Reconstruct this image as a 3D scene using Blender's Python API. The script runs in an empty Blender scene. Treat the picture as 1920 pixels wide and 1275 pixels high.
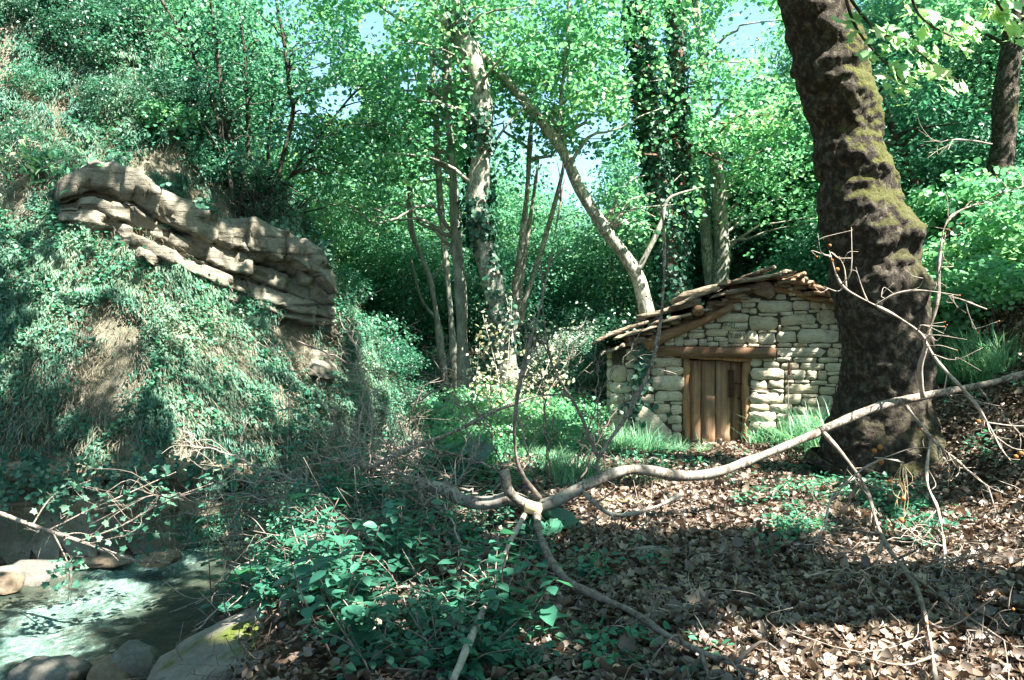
import bpy, math
import numpy as np
from mathutils import Vector

RNG = np.random.default_rng(7)
S = bpy.context.scene
COL = S.collection

# ------------------------------------------------------------------ camera, world, sun, exposure
CAM_Z = 1.55
FPX = 1493.0                      # focal length in pixels of the 1920 px wide photograph
cam_d = bpy.data.cameras.new('camera')
cam_d.sensor_width = 36.0
cam_d.lens = 36.0 * FPX / 1920.0
cam_d.clip_end = 2000.0
cam_d.clip_start = 0.05
cam = bpy.data.objects.new('camera', cam_d)
COL.objects.link(cam)
cam.location = (0, 0, CAM_Z)
cam.rotation_euler = (math.radians(90), 0, 0)
S.camera = cam

SUN = np.array([0.63, -0.40, 1.05]); SUN = SUN / np.linalg.norm(SUN)   # towards the sun
SUN_EL = math.asin(SUN[2])
SUN_AZ = math.atan2(SUN[0], SUN[1])          # clockwise from +Y
w = bpy.data.worlds.new('World'); S.world = w; w.use_nodes = True
nt = w.node_tree; nt.nodes.clear()
sky = nt.nodes.new('ShaderNodeTexSky'); sky.sky_type = 'NISHITA'; sky.sun_disc = False
sky.sun_elevation = SUN_EL; sky.sun_rotation = SUN_AZ
sky.air_density = 1.0; sky.dust_density = 1.2; sky.ozone_density = 0.5
bg = nt.nodes.new('ShaderNodeBackground'); bg.inputs[1].default_value = 0.058
wo = nt.nodes.new('ShaderNodeOutputWorld')
tint = nt.nodes.new('ShaderNodeMix'); tint.data_type = 'RGBA'; tint.blend_type = 'MULTIPLY'; tint.inputs[0].default_value = 1.0
tint.inputs[7].default_value = (.86, 1.06, 1.0, 1)          # the photograph's cool teal grade
nt.links.new(sky.outputs[0], tint.inputs[6]); nt.links.new(tint.outputs[2], bg.inputs[0]); nt.links.new(bg.outputs[0], wo.inputs[0])
sun_d = bpy.data.lights.new('sun', 'SUN'); sun_d.energy = 5.0; sun_d.angle = math.radians(0.55)
sun_d.color = (1.0, 0.94, 0.84)
sun_o = bpy.data.objects.new('sun', sun_d); COL.objects.link(sun_o)
sun_o.location = (20, -6, 30)
sun_o.rotation_euler = Vector(SUN).to_track_quat('Z', 'Y').to_euler()
vs = S.view_settings
vs.view_transform = 'Standard'; vs.look = 'None'; vs.gamma = 1.0; vs.use_curve_mapping = False
vs.exposure = 2.88
cy = S.cycles
cy.max_bounces = 7; cy.diffuse_bounces = 4; cy.glossy_bounces = 2; cy.transmission_bounces = 5
cy.transparent_max_bounces = 4; cy.volume_bounces = 0
cy.caustics_reflective = False; cy.caustics_refractive = False
cy.use_denoising = True
cy.sample_clamp_indirect = 6.0

# ------------------------------------------------------------------ small numeric tools
def nrm(v):
    v = np.asarray(v, float)
    return v / np.maximum(np.linalg.norm(v, axis=-1, keepdims=True), 1e-9)

def _hash(i, j, k, seed):
    n = (i * 73856093) ^ (j * 19349663) ^ (k * 83492791) ^ (seed * 2654435)
    n = (n ^ (n >> 13)) * 1274126177
    n = (n ^ (n >> 16)) & 0xFFFFFF
    return n / float(0xFFFFFF) * 2 - 1

def vnoise(P, seed=0):
    P = np.asarray(P, float)
    F = np.floor(P); f = P - F; f = f * f * (3 - 2 * f)
    I = F.astype(np.int64); i, j, k = I[..., 0], I[..., 1], I[..., 2]
    r = 0
    for a in (0, 1):
        wa = f[..., 0] if a else 1 - f[..., 0]
        for b in (0, 1):
            wb = f[..., 1] if b else 1 - f[..., 1]
            for c in (0, 1):
                wc = f[..., 2] if c else 1 - f[..., 2]
                r = r + wa * wb * wc * _hash(i + a, j + b, k + c, seed)
    return r

def fbm(P, octv=4, seed=0, gain=0.5):
    P = np.asarray(P, float); r = 0; a = 1.0
    for o in range(octv):
        r = r + a * vnoise(P * (2.0 ** o) + o * 17.3, seed + o); a *= gain
    return r

def fbm2(x, y, octv=4, seed=0):
    return fbm(np.stack([x, y, np.zeros_like(x)], -1), octv, seed)

def sstep(a, b, x):
    t = np.clip((x - a) / (b - a), 0, 1); return t * t * (3 - 2 * t)

def smooth_path(pts, n, cols=None):
    """Catmull-Rom resample of (m,k) points to n points."""
    P = np.asarray(pts, float); m = len(P)
    if m == 2:
        t = np.linspace(0, 1, n)[:, None]; return P[0] * (1 - t) + P[1] * t
    E = np.vstack([2 * P[0] - P[1], P, 2 * P[-1] - P[-2]])
    u = np.linspace(0, m - 1, n); i = np.minimum(u.astype(int), m - 2); t = (u - i)[:, None]
    p0, p1, p2, p3 = E[i], E[i + 1], E[i + 2], E[i + 3]
    return 0.5 * ((2 * p1) + (-p0 + p2) * t + (2 * p0 - 5 * p1 + 4 * p2 - p3) * t ** 2 + (-p0 + 3 * p1 - 3 * p2 + p3) * t ** 3)

def ray(px, py):
    return np.array([(px - 960) / FPX, 1.0, (637.5 - py) / FPX])

def at(px, py, d):
    """a photograph pixel seen at depth d metres"""
    return np.array([0, 0, CAM_Z]) + ray(px, py) * d

def topx(P):
    P = np.asarray(P, float); d = np.maximum(P[..., 1], 0.05)
    return 960 + P[..., 0] / d * FPX, 637.5 - (P[..., 2] - CAM_Z) / d * FPX

# ------------------------------------------------------------------ terrain
HILL = np.array([(-34, 0), (-13, 6.2), (-6.4, 9.3), (-4.4, 9.9), (-2.85, 11.2), (-1.8, 12.9), (-1.3, 14.2),
                 (-1.9, 15.8), (-4.6, 19), (-9, 27), (-34, 44)], float)

def hill_dist(x, y):
    """distance inside the left spur (positive inside)"""
    best = np.full(x.shape, 1e9); n = len(HILL); inside = np.zeros(x.shape, bool)
    for i in range(n):
        a = HILL[i]; b = HILL[(i + 1) % n]; ab = b - a
        t = np.clip(((x - a[0]) * ab[0] + (y - a[1]) * ab[1]) / (ab @ ab), 0, 1)
        if i < n - 1:
            d = np.hypot(x - (a[0] + t * ab[0]), y - (a[1] + t * ab[1])); best = np.minimum(best, d)
        c = (a[1] > y) != (b[1] > y)
        with np.errstate(divide='ignore', invalid='ignore'):
            xi = (b[0] - a[0]) * (y - a[1]) / (b[1] - a[1] + 1e-12) + a[0]
        inside ^= c & (x < xi)
    return np.where(inside, best, -best)

def bank_x(y):
    return np.interp(y, [-8, 4, 6, 8.6, 10, 11.5, 13.5, 16, 20, 30, 60], [-2.3, -2.6, -3.0, -3.3, -2.95, -2.0, -0.9, -1.2, -3.2, -7, -20])

def ground_z(x, y):
    x = np.asarray(x, float); y = np.asarray(y, float)
    b = 0.05 * fbm2(x * 0.9, y * 0.9, 3, 3) + 0.025 * fbm2(x * 3.1, y * 3.1, 2, 9)
    rs = x - 4.35 - 0.35 * fbm2(x * .5, y * .5, 2, 21)
    right = 0.95 * np.log1p(np.exp(np.clip(rs * 4, -30, 30))) / 4 + np.where(rs > 20, 0, 0)
    right = 7.0 * (1 - np.exp(-right / 7.0)) * (1 + 0.1 * fbm2(x * .4, y * .4, 3, 31))
    back = 0.12 * np.maximum(0, y - 20); back = 16 * (1 - np.exp(-back / 16))
    bw = np.interp(y, [9, 11.5], [1.7, .7]); c = sstep(0, 1, (bank_x(y) + bw - x) / (bw + .15))
    left_far = 0.4 * np.maximum(0, -x - 9) * sstep(-2, 4, -y)
    h = np.maximum(right, back) + 0.25 * np.minimum(right, back) + b - 1.55 * c + left_far
    far = np.hypot(x, y)
    return h + 3.0 * fbm2(x * .05, y * .05, 3, 51) * sstep(30, 70, far)

def terrain(x, y):
    x = np.asarray(x, float); y = np.asarray(y, float)
    g = ground_z(x, y)
    d = hill_dist(x, y)
    lump = 0.5 * fbm2(x * .7, y * .7, 3, 5) + 0.16 * fbm2(x * 2.2, y * 2.2, 2, 6)
    up = np.maximum(0, d - 0.3)
    hz = -1.35 + 1.45 * sstep(0.0, 0.34, d) + 1.62 * up + lump * sstep(0.25, 1.2, d)
    hz = np.where(hz > 9, 9 + 5 * (1 - np.exp(-(hz - 9) / 5)), hz)
    return np.where(d > 0, np.maximum(hz, g), g)

_gx = np.arange(-16, 18.01, .1); _gy = np.arange(-6, 62.01, .1); _GG = None
def fast_z(x, y):
    global _GG
    if _GG is None: _GG = terrain(*np.meshgrid(_gx, _gy))
    u = np.clip((np.asarray(x, float) + 16) / .1, 0, len(_gx) - 1.001); v = np.clip((np.asarray(y, float) + 6) / .1, 0, len(_gy) - 1.001)
    i = u.astype(int); j = v.astype(int); a = u - i; b = v - j
    return _GG[j, i] * (1 - a) * (1 - b) + _GG[j, i + 1] * a * (1 - b) + _GG[j + 1, i] * (1 - a) * b + _GG[j + 1, i + 1] * a * b

def hit(px, py, dmin=2.0, dmax=60.0):
    """first point of the terrain seen through a pixel"""
    r = ray(px, py); ds = dmin * (dmax / dmin) ** np.linspace(0, 1, 220)
    for _ in range(2):
        X = r[0] * ds; Y = ds; Z = CAM_Z + r[2] * ds
        below = Z < fast_z(X, Y)
        i = int(np.argmax(below))
        if not below[i]: i = len(ds) - 1
        if _ == 0: ds = np.linspace(ds[max(i - 1, 0)], ds[i], 40)
    return np.array([X[i], Y[i], fast_z(X[i:i+1], Y[i:i+1])[0]])

def tz(x, y):
    return float(fast_z(np.array([x], float), np.array([y], float))[0])

# ------------------------------------------------------------------ mesh and object helpers
def mk(name, V, F, mat, parent=None, rnd=None, smooth=False, local=False, kind=None):
    V = np.asarray(V, float)
    if parent is not None and not local:
        q = parent; off = np.zeros(3)
        while q is not None:
            off = off + np.array(q.location); q = q.parent
        V = V - off
    me = bpy.data.meshes.new(name)
    Fs = F if isinstance(F, list) else [F]
    Fs = [np.asarray(f, np.int32) for f in Fs if len(f)]
    tot = np.concatenate([np.full(len(f), f.shape[1], np.int32) for f in Fs])
    lv = np.concatenate([f.ravel() for f in Fs])
    st = np.concatenate([[0], np.cumsum(tot)[:-1]]).astype(np.int32)
    me.vertices.add(len(V)); me.vertices.foreach_set('co', V.astype(np.float32).ravel())
    me.loops.add(len(lv)); me.loops.foreach_set('vertex_index', lv.astype(np.int32))
    me.polygons.add(len(tot)); me.polygons.foreach_set('loop_start', st); me.polygons.foreach_set('loop_total', tot)
    if smooth:
        me.polygons.foreach_set('use_smooth', np.ones(len(tot), bool))
    me.update(calc_edges=True)
    if rnd is not None:
        a = me.attributes.new('rnd', 'FLOAT', 'POINT'); a.data.foreach_set('value', np.asarray(rnd, np.float32))
    if mat is not None: me.materials.append(mat)
    o = bpy.data.objects.new(name, me); COL.objects.link(o)
    if parent is not None: o.parent = parent
    if kind: o['kind'] = kind
    return o

def tag(o, label, cat, group=None, kind=None):
    o['label'] = label; o['category'] = cat
    if group: o['group'] = group
    if kind: o['kind'] = kind
    return o

def thing(name, label, cat, loc=(0, 0, 0), group=None):
    o = bpy.data.objects.new(name, None); COL.objects.link(o)
    o.location = tuple(float(c) for c in loc); o.empty_display_size = 0.2
    return tag(o, label, cat, group)

def copy_tree(o, loc, rz=0.0, sc=1.0, label=None, group=None, rx=0.0, ry=0.0):
    c = o.copy(); COL.objects.link(c); c.parent = None
    c.location = tuple(float(v) for v in loc); c.rotation_euler = (rx, ry, rz)
    c.scale = (sc, sc, sc) if np.isscalar(sc) else sc
    if label: c['label'] = label
    if group: c['group'] = group
    for ch in o.children:
        d = ch.copy(); COL.objects.link(d); d.parent = c
        for g in ch.children:
            e = g.copy(); COL.objects.link(e); e.parent = d
    return c

class MB:
    """collects tris, quads and per-vertex random values"""
    def __init__(self): self.V = []; self.T = []; self.Q = []; self.R = []; self.n = 0
    def add(self, V, F, r=None):
        V = np.asarray(V, float); F = np.asarray(F, int)
        (self.T if F.shape[1] == 3 else self.Q).append(F + self.n)
        self.V.append(V); self.n += len(V)
        self.R.append(np.full(len(V), RNG.random()) if r is None else np.broadcast_to(r, (len(V),)))
    def also(self, F):
        F = np.asarray(F, int); (self.T if F.shape[1] == 3 else self.Q).append(F)
    def build(self, name, mat, parent=None, smooth=False, local=False, kind=None):
        if not self.V: return None
        F = []
        if self.T: F.append(np.vstack(self.T))
        if self.Q: F.append(np.vstack(self.Q))
        return mk(name, np.vstack(self.V), F, mat, parent, np.concatenate(self.R), smooth, local, kind)

def tube(pts, rad, k=8, disp=None, cap=True):
    P = np.asarray(pts, float); n = len(P); R = np.broadcast_to(np.asarray(rad, float), (n,))
    T = nrm(np.gradient(P, axis=0))
    a = np.array([0, 0, 1.0]) if abs(T[0][2]) < 0.8 else np.array([0, 1.0, 0])
    N = np.zeros((n, 3)); N[0] = nrm(np.cross(T[0], a))
    for i in range(1, n):
        v = N[i - 1] - T[i] * (N[i - 1] @ T[i]); N[i] = nrm(v)
    B = np.cross(T, N)
    th = np.linspace(0, 2 * np.pi, k, endpoint=False)
    D = N[:, None, :] * np.cos(th)[None, :, None] + B[:, None, :] * np.sin(th)[None, :, None]
    V = P[:, None, :] + D * R[:, None, None]
    if disp is not None:
        V = V + D * disp(V, D)[..., None]
    V = V.reshape(-1, 3)
    i = np.arange(n - 1)[:, None] * k; j = np.arange(k)[None, :]; j2 = (j + 1) % k
    Q = np.stack([i + j, i + j2, i + k + j2, i + k + j], -1).reshape(-1, 4)
    T3 = np.zeros((0, 3), int)
    if cap:
        V = np.vstack([V, P[-1] + T[-1] * R[-1] * 0.6, P[0] - T[0] * R[0] * 0.3])
        e = n * k; jj = np.arange(k); l = (n - 1) * k
        T3 = np.vstack([np.stack([l + jj, l + (jj + 1) % k, np.full(k, e)], -1), np.stack([(jj + 1) % k, jj, np.full(k, e + 1)], -1)])
    return V, Q, T3

def add_tube(mb, pts, rad, k=6, disp=None, r=None, cap=True):
    V, Q, T = tube(pts, rad, k, disp, cap)
    n0 = mb.n; mb.add(V, Q, r)
    if len(T): mb.also(T + n0)

# leaf templates: (verts in [x across, y along, z normal], tris)
def fan(outline, cz=0.0, cen=(0, .45)):
    o = np.array(outline, float); n = len(o)
    V = np.vstack([[cen[0], cen[1], cz], np.c_[o, np.zeros(n)]])
    i = np.arange(n); return V, np.stack([np.zeros(n, int), 1 + i, 1 + (i + 1) % n], -1)
SLIV = (np.array([[0, 0, 0], [-.13, .4, .06], [0, 1, -.12], [.13, .4, .06]], float), np.array([[0, 2, 1], [0, 3, 2]]))
DIA = (np.array([[0, 0, 0], [-.36, .45, .1], [0, 1, -.04], [.36, .45, .1]], float), np.array([[0, 2, 1], [0, 3, 2]]))
MAPLE = (np.array([[0, 0, 0], [-.46, .12, .05], [-.56, .62, .1], [0, 1, -.08], [.56, .62, .1], [.46, .12, .05], [0, .5, -.02]], float),
         np.array([[0, 6, 1], [1, 6, 2], [2, 6, 3], [3, 6, 4], [4, 6, 5], [5, 6, 0]]))
MAP4 = (np.array([[0, 0, 0], [-.48, .16, .06], [-.5, .62, .1], [0, 1, -.08], [.5, .62, .1], [.48, .16, .06]], float), np.array([[0, 2, 1], [0, 3, 2], [0, 4, 3], [0, 5, 4]]))
STAR = fan([(0, 0), (-.22, .08), (-.52, -.02), (-.42, .26), (-.66, .55), (-.32, .58), (-.25, .74), (0, 1.05), (.25, .74), (.32, .58), (.66, .55), (.42, .26), (.52, -.02), (.22, .08)], -.06, (0, .36))
OVAL = (np.array([[0, 0, 0], [-.26, .22, .05], [-.31, .52, .07], [-.17, .8, .02], [0, 1, -.06], [.17, .8, .02], [.31, .52, .07], [.26, .22, .05], [0, .5, -.02]], float),
        np.array([[0, 8, 1], [1, 8, 2], [2, 8, 3], [3, 8, 4], [4, 8, 5], [5, 8, 6], [6, 8, 7], [7, 8, 0]]))

def leaves(mb, P, D, N, size, tpl, r=None, curl=None):
    """N leaves at P, tip direction D, face normal about N"""
    P = np.asarray(P, float); n = len(P)
    if n == 0: return
    D = nrm(D); X = nrm(np.cross(D, N)); Z = np.cross(X, D)
    tv, tf = tpl; sz = np.broadcast_to(size, (n,))[:, None, None]
    tvv = np.broadcast_to(tv, (n,) + tv.shape).copy()
    if curl is not None:
        tvv[..., 2] += np.asarray(curl)[:, None] * (tvv[..., 0] ** 2 * 1.4 + (tvv[..., 1] - .5) ** 2)
    V = P[:, None, :] + sz * (tvv[..., 0:1] * X[:, None, :] + tvv[..., 1:2] * D[:, None, :] + tvv[..., 2:3] * Z[:, None, :])
    F = tf[None] + (np.arange(n) * len(tv))[:, None, None]
    if r is None: r = RNG.random(n)
    mb.add(V.reshape(-1, 3), F.reshape(-1, 3), np.repeat(r, len(tv)))

def rdir(n):
    return nrm(RNG.normal(size=(n, 3)))

def blades(mb, P, az, h, lean, wd, up=None, droop=0.0, r=None):
    n = len(P); h = np.broadcast_to(h, (n,)); lean = np.broadcast_to(lean, (n,)); wd = np.broadcast_to(wd, (n,))
    dr = np.broadcast_to(droop, (n,))
    d = np.c_[np.cos(az), np.sin(az), np.zeros(n)]; s = np.c_[-np.sin(az), np.cos(az), np.zeros(n)]
    U = np.array([0, 0, 1.0]) if up is None else up
    ts = [0, .4, .75, 1.0]; ws = [1, .85, .55, 0]
    vs_ = []
    for t, q in zip(ts, ws):
        c = P + U * (h * t * (1 - 0.25 * lean * t))[:, None] + d * (h * lean * t * t)[:, None] - np.array([0, 0, 1.0]) * (h * dr * t * t)[:, None]
        if q > 0: vs_ += [c - s * (wd * q / 2)[:, None], c + s * (wd * q / 2)[:, None]]
        else: vs_.append(c)
    V = np.stack(vs_, 1)
    f = np.array([[0, 1, 3], [0, 3, 2], [2, 3, 5], [2, 5, 4], [4, 5, 6]])
    F = f[None] + (np.arange(n) * 7)[:, None, None]
    if r is None: r = RNG.random(n)
    mb.add(V.reshape(-1, 3), F.reshape(-1, 3), np.repeat(r, 7))

def ico(sub=3):
    import bmesh
    bm = bmesh.new(); bmesh.ops.create_icosphere(bm, subdivisions=sub, radius=1.0)
    V = np.array([v.co[:] for v in bm.verts]); F = np.array([[v.index for v in f.verts] for f in bm.faces]); bm.free()
    return V, F
ICO = {i: ico(i) for i in (1, 2, 3, 4)}

def boulder(c, r, seed, sub=3, amp=0.28, rotz=0.0, tilt=(0, 0)):
    V, F = ICO[sub]; V = V.copy()
    V = np.sign(V) * np.abs(V) ** 0.72
    V = V * (1 + amp * fbm(V * 1.1 + seed * 7.1, 4, seed)[:, None] + .035 * fbm(V * 5 + seed, 3, seed + 2)[:, None])
    V[:, 2] = np.where(V[:, 2] < -.5, -.5, V[:, 2])
    V = V * np.asarray(r)
    cx, sx = math.cos(tilt[0]), math.sin(tilt[0]); V = V @ np.array([[1, 0, 0], [0, cx, sx], [0, -sx, cx]])
    cx, sx = math.cos(tilt[1]), math.sin(tilt[1]); V = V @ np.array([[cx, 0, -sx], [0, 1, 0], [sx, 0, cx]])
    cz, sz = math.cos(rotz), math.sin(rotz); V = V @ np.array([[cz, sz, 0], [-sz, cz, 0], [0, 0, 1]])
    return V + np.asarray(c), F

# ------------------------------------------------------------------ procedural materials
class N:
    def __init__(self, name):
        self.m = bpy.data.materials.new(name); self.m.use_nodes = True
        self.t = self.m.node_tree; self.t.nodes.clear()
        self.out = self.t.nodes.new('ShaderNodeOutputMaterial')
    def n(self, ty, **kw):
        x = self.t.nodes.new(ty)
        for k, v in kw.items():
            if k.startswith('i_'):
                key = k[2:]; key = int(key) if key.isdigit() else key
                x.inputs[key].default_value = v
            else: setattr(x, k, v)
        return x
    def l(self, a, b): self.t.links.new(a, b)
    def coord(self, obj=True):
        return self.n('ShaderNodeTexCoord').outputs['Object'] if obj else self.n('ShaderNodeNewGeometry').outputs['Position']
    def noise(self, vec, scale, detail=5, rough=.6, stretch=None, dist=0.0):
        if stretch is not None:
            mp = self.n('ShaderNodeMapping'); mp.inputs['Scale'].default_value = stretch; self.l(vec, mp.inputs[0]); vec = mp.outputs[0]
        x = self.n('ShaderNodeTexNoise'); x.inputs['Scale'].default_value = scale; x.inputs['Detail'].default_value = detail
        x.inputs['Roughness'].default_value = rough; x.inputs['Distortion'].default_value = dist
        self.l(vec, x.inputs['Vector']); return x.outputs['Fac']
    def ramp(self, fac, stops, interp='LINEAR'):
        r = self.n('ShaderNodeValToRGB'); cr = r.color_ramp; cr.interpolation = interp
        while len(cr.elements) < len(stops): cr.elements.new(0.5)
        for e, (p, c) in zip(cr.elements, stops):
            e.position = p; e.color = (c[0], c[1], c[2], 1) if not np.isscalar(c) else (c, c, c, 1)
        self.l(fac, r.inputs[0]); return r.outputs[0]
    def mix(self, fac, a, b, mode='MIX'):
        m = self.n('ShaderNodeMix'); m.data_type = 'RGBA'; m.blend_type = mode
        for s, v in ((m.inputs[0], fac), (m.inputs[6], a), (m.inputs[7], b)):
            if hasattr(v, 'is_linked') or hasattr(v, 'links'): self.l(v, s)
            else: s.default_value = v if np.isscalar(v) else (v[0], v[1], v[2], 1)
        return m.outputs[2]
    def math(self, op, a, b=0.0):
        m = self.n('ShaderNodeMath'); m.operation = op
        for s, v in ((m.inputs[0], a), (m.inputs[1], b)):
            if np.isscalar(v): s.default_value = v
            else: self.l(v, s)
        return m.outputs[0]
    def bump(self, h, strength=.5, dist=.02):
        b = self.n('ShaderNodeBump'); b.inputs['Strength'].default_value = strength; b.inputs['Distance'].default_value = dist
        self.l(h, b.inputs['Height']); return b.outputs[0]
    def surf(self, color, rough=.9, normal=None, spec=.25):
        p = self.n('ShaderNodeBsdfPrincipled')
        if np.isscalar(color) or isinstance(color, tuple): p.inputs['Base Color'].default_value = (*color, 1)
        else: self.l(color, p.inputs['Base Color'])
        if np.isscalar(rough): p.inputs['Roughness'].default_value = rough
        else: self.l(rough, p.inputs['Roughness'])
        p.inputs['Specular IOR Level'].default_value = spec
        if normal is not None: self.l(normal, p.inputs['Normal'])
        self.l(p.outputs[0], self.out.inputs[0]); return self.m

def leaf_mat(name, stops, trans, tfac=.45, gloss=.05, rough=.45):
    g = N(name)
    a = g.n('ShaderNodeAttribute', attribute_name='rnd').outputs['Fac']
    oi = g.n('ShaderNodeObjectInfo').outputs['Random']
    pos = g.coord(False)
    cl = g.noise(pos, .9, 2)
    f = g.math('ADD', g.math('MULTIPLY', a, .75), g.math('MULTIPLY', g.math('SUBTRACT', cl, .5), .7))
    f = g.math('ADD', f, g.math('MULTIPLY', oi, .22))
    c = g.ramp(f, stops)
    d = g.n('ShaderNodeBsdfDiffuse'); g.l(c, d.inputs[0])
    t = g.n('ShaderNodeBsdfTranslucent'); g.l(g.mix(1.0, c, trans, 'MULTIPLY'), t.inputs[0])
    m = g.n('ShaderNodeMixShader'); m.inputs[0].default_value = tfac
    g.l(d.outputs[0], m.inputs[1]); g.l(t.outputs[0], m.inputs[2])
    s = g.n('ShaderNodeBsdfGlossy'); s.inputs['Roughness'].default_value = rough; s.inputs[0].default_value = (1, 1, 1, 1)
    m2 = g.n('ShaderNodeMixShader'); m2.inputs[0].default_value = gloss
    g.l(m.outputs[0], m2.inputs[1]); g.l(s.outputs[0], m2.inputs[2])
    g.l(m2.outputs[0], g.out.inputs[0])
    return g.m

M = {}
M['leaf_bright'] = leaf_mat('leaf_bright', [(0, (.048, .195, .115)), (.5, (.115, .335, .18)), (.8, (.28, .49, .255)), (1, (.50, .59, .34))], (1.35, 1.35, .95), .52, .03)
M['leaf_mid'] = leaf_mat('leaf_mid', [(0, (0.018, 0.10, 0.068)), (0.5, (0.045, 0.18, 0.115)), (1, (0.14, 0.31, 0.18))], (1.3, 1.35, 1.0), 0.47, 0.03, 0.45)
M['leaf_far'] = leaf_mat('leaf_far', [(0, (0.032, 0.15, 0.098)), (0.5, (0.09, 0.275, 0.168)), (1, (0.28, 0.45, 0.26))], (1.35, 1.35, 1.0), 0.5, 0.02, 0.45)
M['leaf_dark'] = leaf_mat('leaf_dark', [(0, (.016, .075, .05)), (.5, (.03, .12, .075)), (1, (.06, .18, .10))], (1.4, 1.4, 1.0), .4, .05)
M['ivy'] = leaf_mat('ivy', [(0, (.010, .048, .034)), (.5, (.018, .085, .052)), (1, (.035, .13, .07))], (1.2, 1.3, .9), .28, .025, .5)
M['creeper'] = leaf_mat('creeper', [(0, (.014, .066, .045)), (.45, (.034, .125, .082)), (.75, (.11, .22, .14)), (1, (.34, .38, .27))], (1.4, 1.35, 1.0), .34, .02, .5)
M['herb'] = leaf_mat('herb', [(0, (.018, .10, .068)), (.5, (.034, .16, .10)), (1, (.08, .25, .14))], (1.5, 1.6, 1.1), .42, .03, .5)
M['broad'] = leaf_mat('broad', [(0, (.022, .115, .078)), (.5, (.035, .155, .10)), (1, (.06, .21, .13))], (1.4, 1.5, 1.1), .4, .06, .4)
M['grass'] = leaf_mat('grass', [(0, (0.04, 0.17, 0.1)), (0.5, (0.11, 0.28, 0.16)), (1, (0.27, 0.42, 0.26))], (1.3, 1.3, 1.0), 0.45, 0.03, 0.45)
M['drygrass'] = leaf_mat('drygrass', [(0, (.19, .175, .125)), (.5, (.34, .315, .24)), (1, (.52, .48, .38))], (1.0, .95, .85), .3, .03)
M['litter'] = leaf_mat('litter', [(0, (.030, .021, .015)), (.35, (.085, .060, .044)), (.65, (.18, .135, .098)), (1, (.40, .325, .25))], (1.2, .95, .75), .18, .05, .45)
M['palebud'] = leaf_mat('palebud', [(0, (.24, .26, .16)), (.5, (.40, .40, .27)), (1, (.55, .52, .38))], (1.1, 1.0, .8), .4, .03)
M['silver'] = leaf_mat('silver', [(0, (.10, .17, .12)), (.5, (.20, .28, .21)), (1, (.36, .42, .34))], (1.1, 1.1, .9), .35, .05)
M['lone_leaf'] = leaf_mat('lone_leaf', [(0, (.30, .17, .105)), (1, (.36, .21, .13))], (1.2, .9, .7), .2, .04)

def bark(name, cols, scale=9, stretch=(1, 1, .35), bstr=.6, bd=.02, moss=None, patches=None):
    g = N(name); p = g.coord()
    f = g.noise(p, scale, 7, .65, stretch, .4)
    c = g.ramp(f, [(.28, cols[0]), (.5, cols[1]), (.72, cols[2])])
    if patches is not None:
        v = g.n('ShaderNodeTexVoronoi'); v.inputs['Scale'].default_value = patches[1]
        mp = g.n('ShaderNodeMapping'); mp.inputs['Scale'].default_value = (1, 1, .5); g.l(p, mp.inputs[0])
        wv = g.n('ShaderNodeVectorMath'); wv.operation = 'ADD'
        nz = g.n('ShaderNodeTexNoise'); nz.inputs['Scale'].default_value = patches[1] * 1.6; g.l(mp.outputs[0], nz.inputs[0])
        g.l(mp.outputs[0], wv.inputs[0]); g.l(nz.outputs['Color'], wv.inputs[1]); g.l(wv.outputs[0], v.inputs['Vector'])
        sp = g.n('ShaderNodeSeparateColor'); g.l(v.outputs['Color'], sp.inputs[0])
        k = g.ramp(sp.outputs[0], [(patches[2], 0.0), (patches[2] + .03, 1.0)])
        c = g.mix(k, c, patches[0])
    h = g.noise(p, scale * 2.2, 8, .7, stretch, .3)
    if moss is not None:
        geo = g.n('ShaderNodeNewGeometry').outputs['Normal']
        sx = g.n('ShaderNodeSeparateXYZ'); g.l(geo, sx.inputs[0])
        side = g.math('ADD', g.math('MULTIPLY', sx.outputs[2], 1.3), g.math('MULTIPLY', sx.outputs[0], .45))
        nz = g.noise(p, 2.4, 4, .65)
        k = g.math('ADD', g.math('MULTIPLY', g.math('SUBTRACT', nz, .5), 2.6), side)
        zz = g.n('ShaderNodeSeparateXYZ'); g.l(p, zz.inputs[0])
        band = g.ramp(g.math('DIVIDE', zz.outputs[2], 6.0), moss[1])
        k = g.math('MULTIPLY', g.ramp(k, [(.18, 0.0), (.42, 1.0)]), band)
        mc = g.ramp(g.noise(p, 30, 4), [(.3, tuple(v * .5 for v in moss[0])), (.65, moss[0])])
        c = g.mix(k, c, mc)
        h = g.math('ADD', h, g.math('MULTIPLY', k, .35))
    return g.surf(c, .92, g.bump(h, bstr, bd), .15)

M['bark_big'] = bark('bark_big', [(.014, .011, .009), (.047, .039, .031), (.18, .158, .13)], 14, (1, 1, .8), 1.0, .05,
                     moss=((.10, .104, .034), [(.0, .5), (.12, .05), (.3, .1), (.42, .7), (.55, 1.0), (.78, 1.0), (.85, .15), (1, .0)]))
M['bark_plane'] = bark('bark_plane', [(.075, .075, .06), (.165, .165, .135), (.30, .30, .25)], 7, (1, 1, .5), .5, .02, patches=((.36, .36, .30), 7, .66))
M['bark_brown'] = bark('bark_brown', [(.05, .030, .022), (.13, .08, .058), (.24, .17, .13)], 9, (1, 1, .4), .6, .02)
M['bark_grey'] = bark('bark_grey', [(.09, .09, .076), (.19, .19, .16), (.33, .325, .28)], 9, (1, 1, .4), .5, .015)
M['bark_dark'] = bark('bark_dark', [(.015, .014, .012), (.045, .04, .033), (.10, .09, .075)], 10, (1, 1, .4), .5, .015)
M['limb_pale'] = bark('limb_pale', [(.09, .08, .066), (.21, .195, .168), (.35, .33, .29)], 9, (1, 1, 1), .6, .012, patches=((.10, .078, .058), 8, .78))
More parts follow.
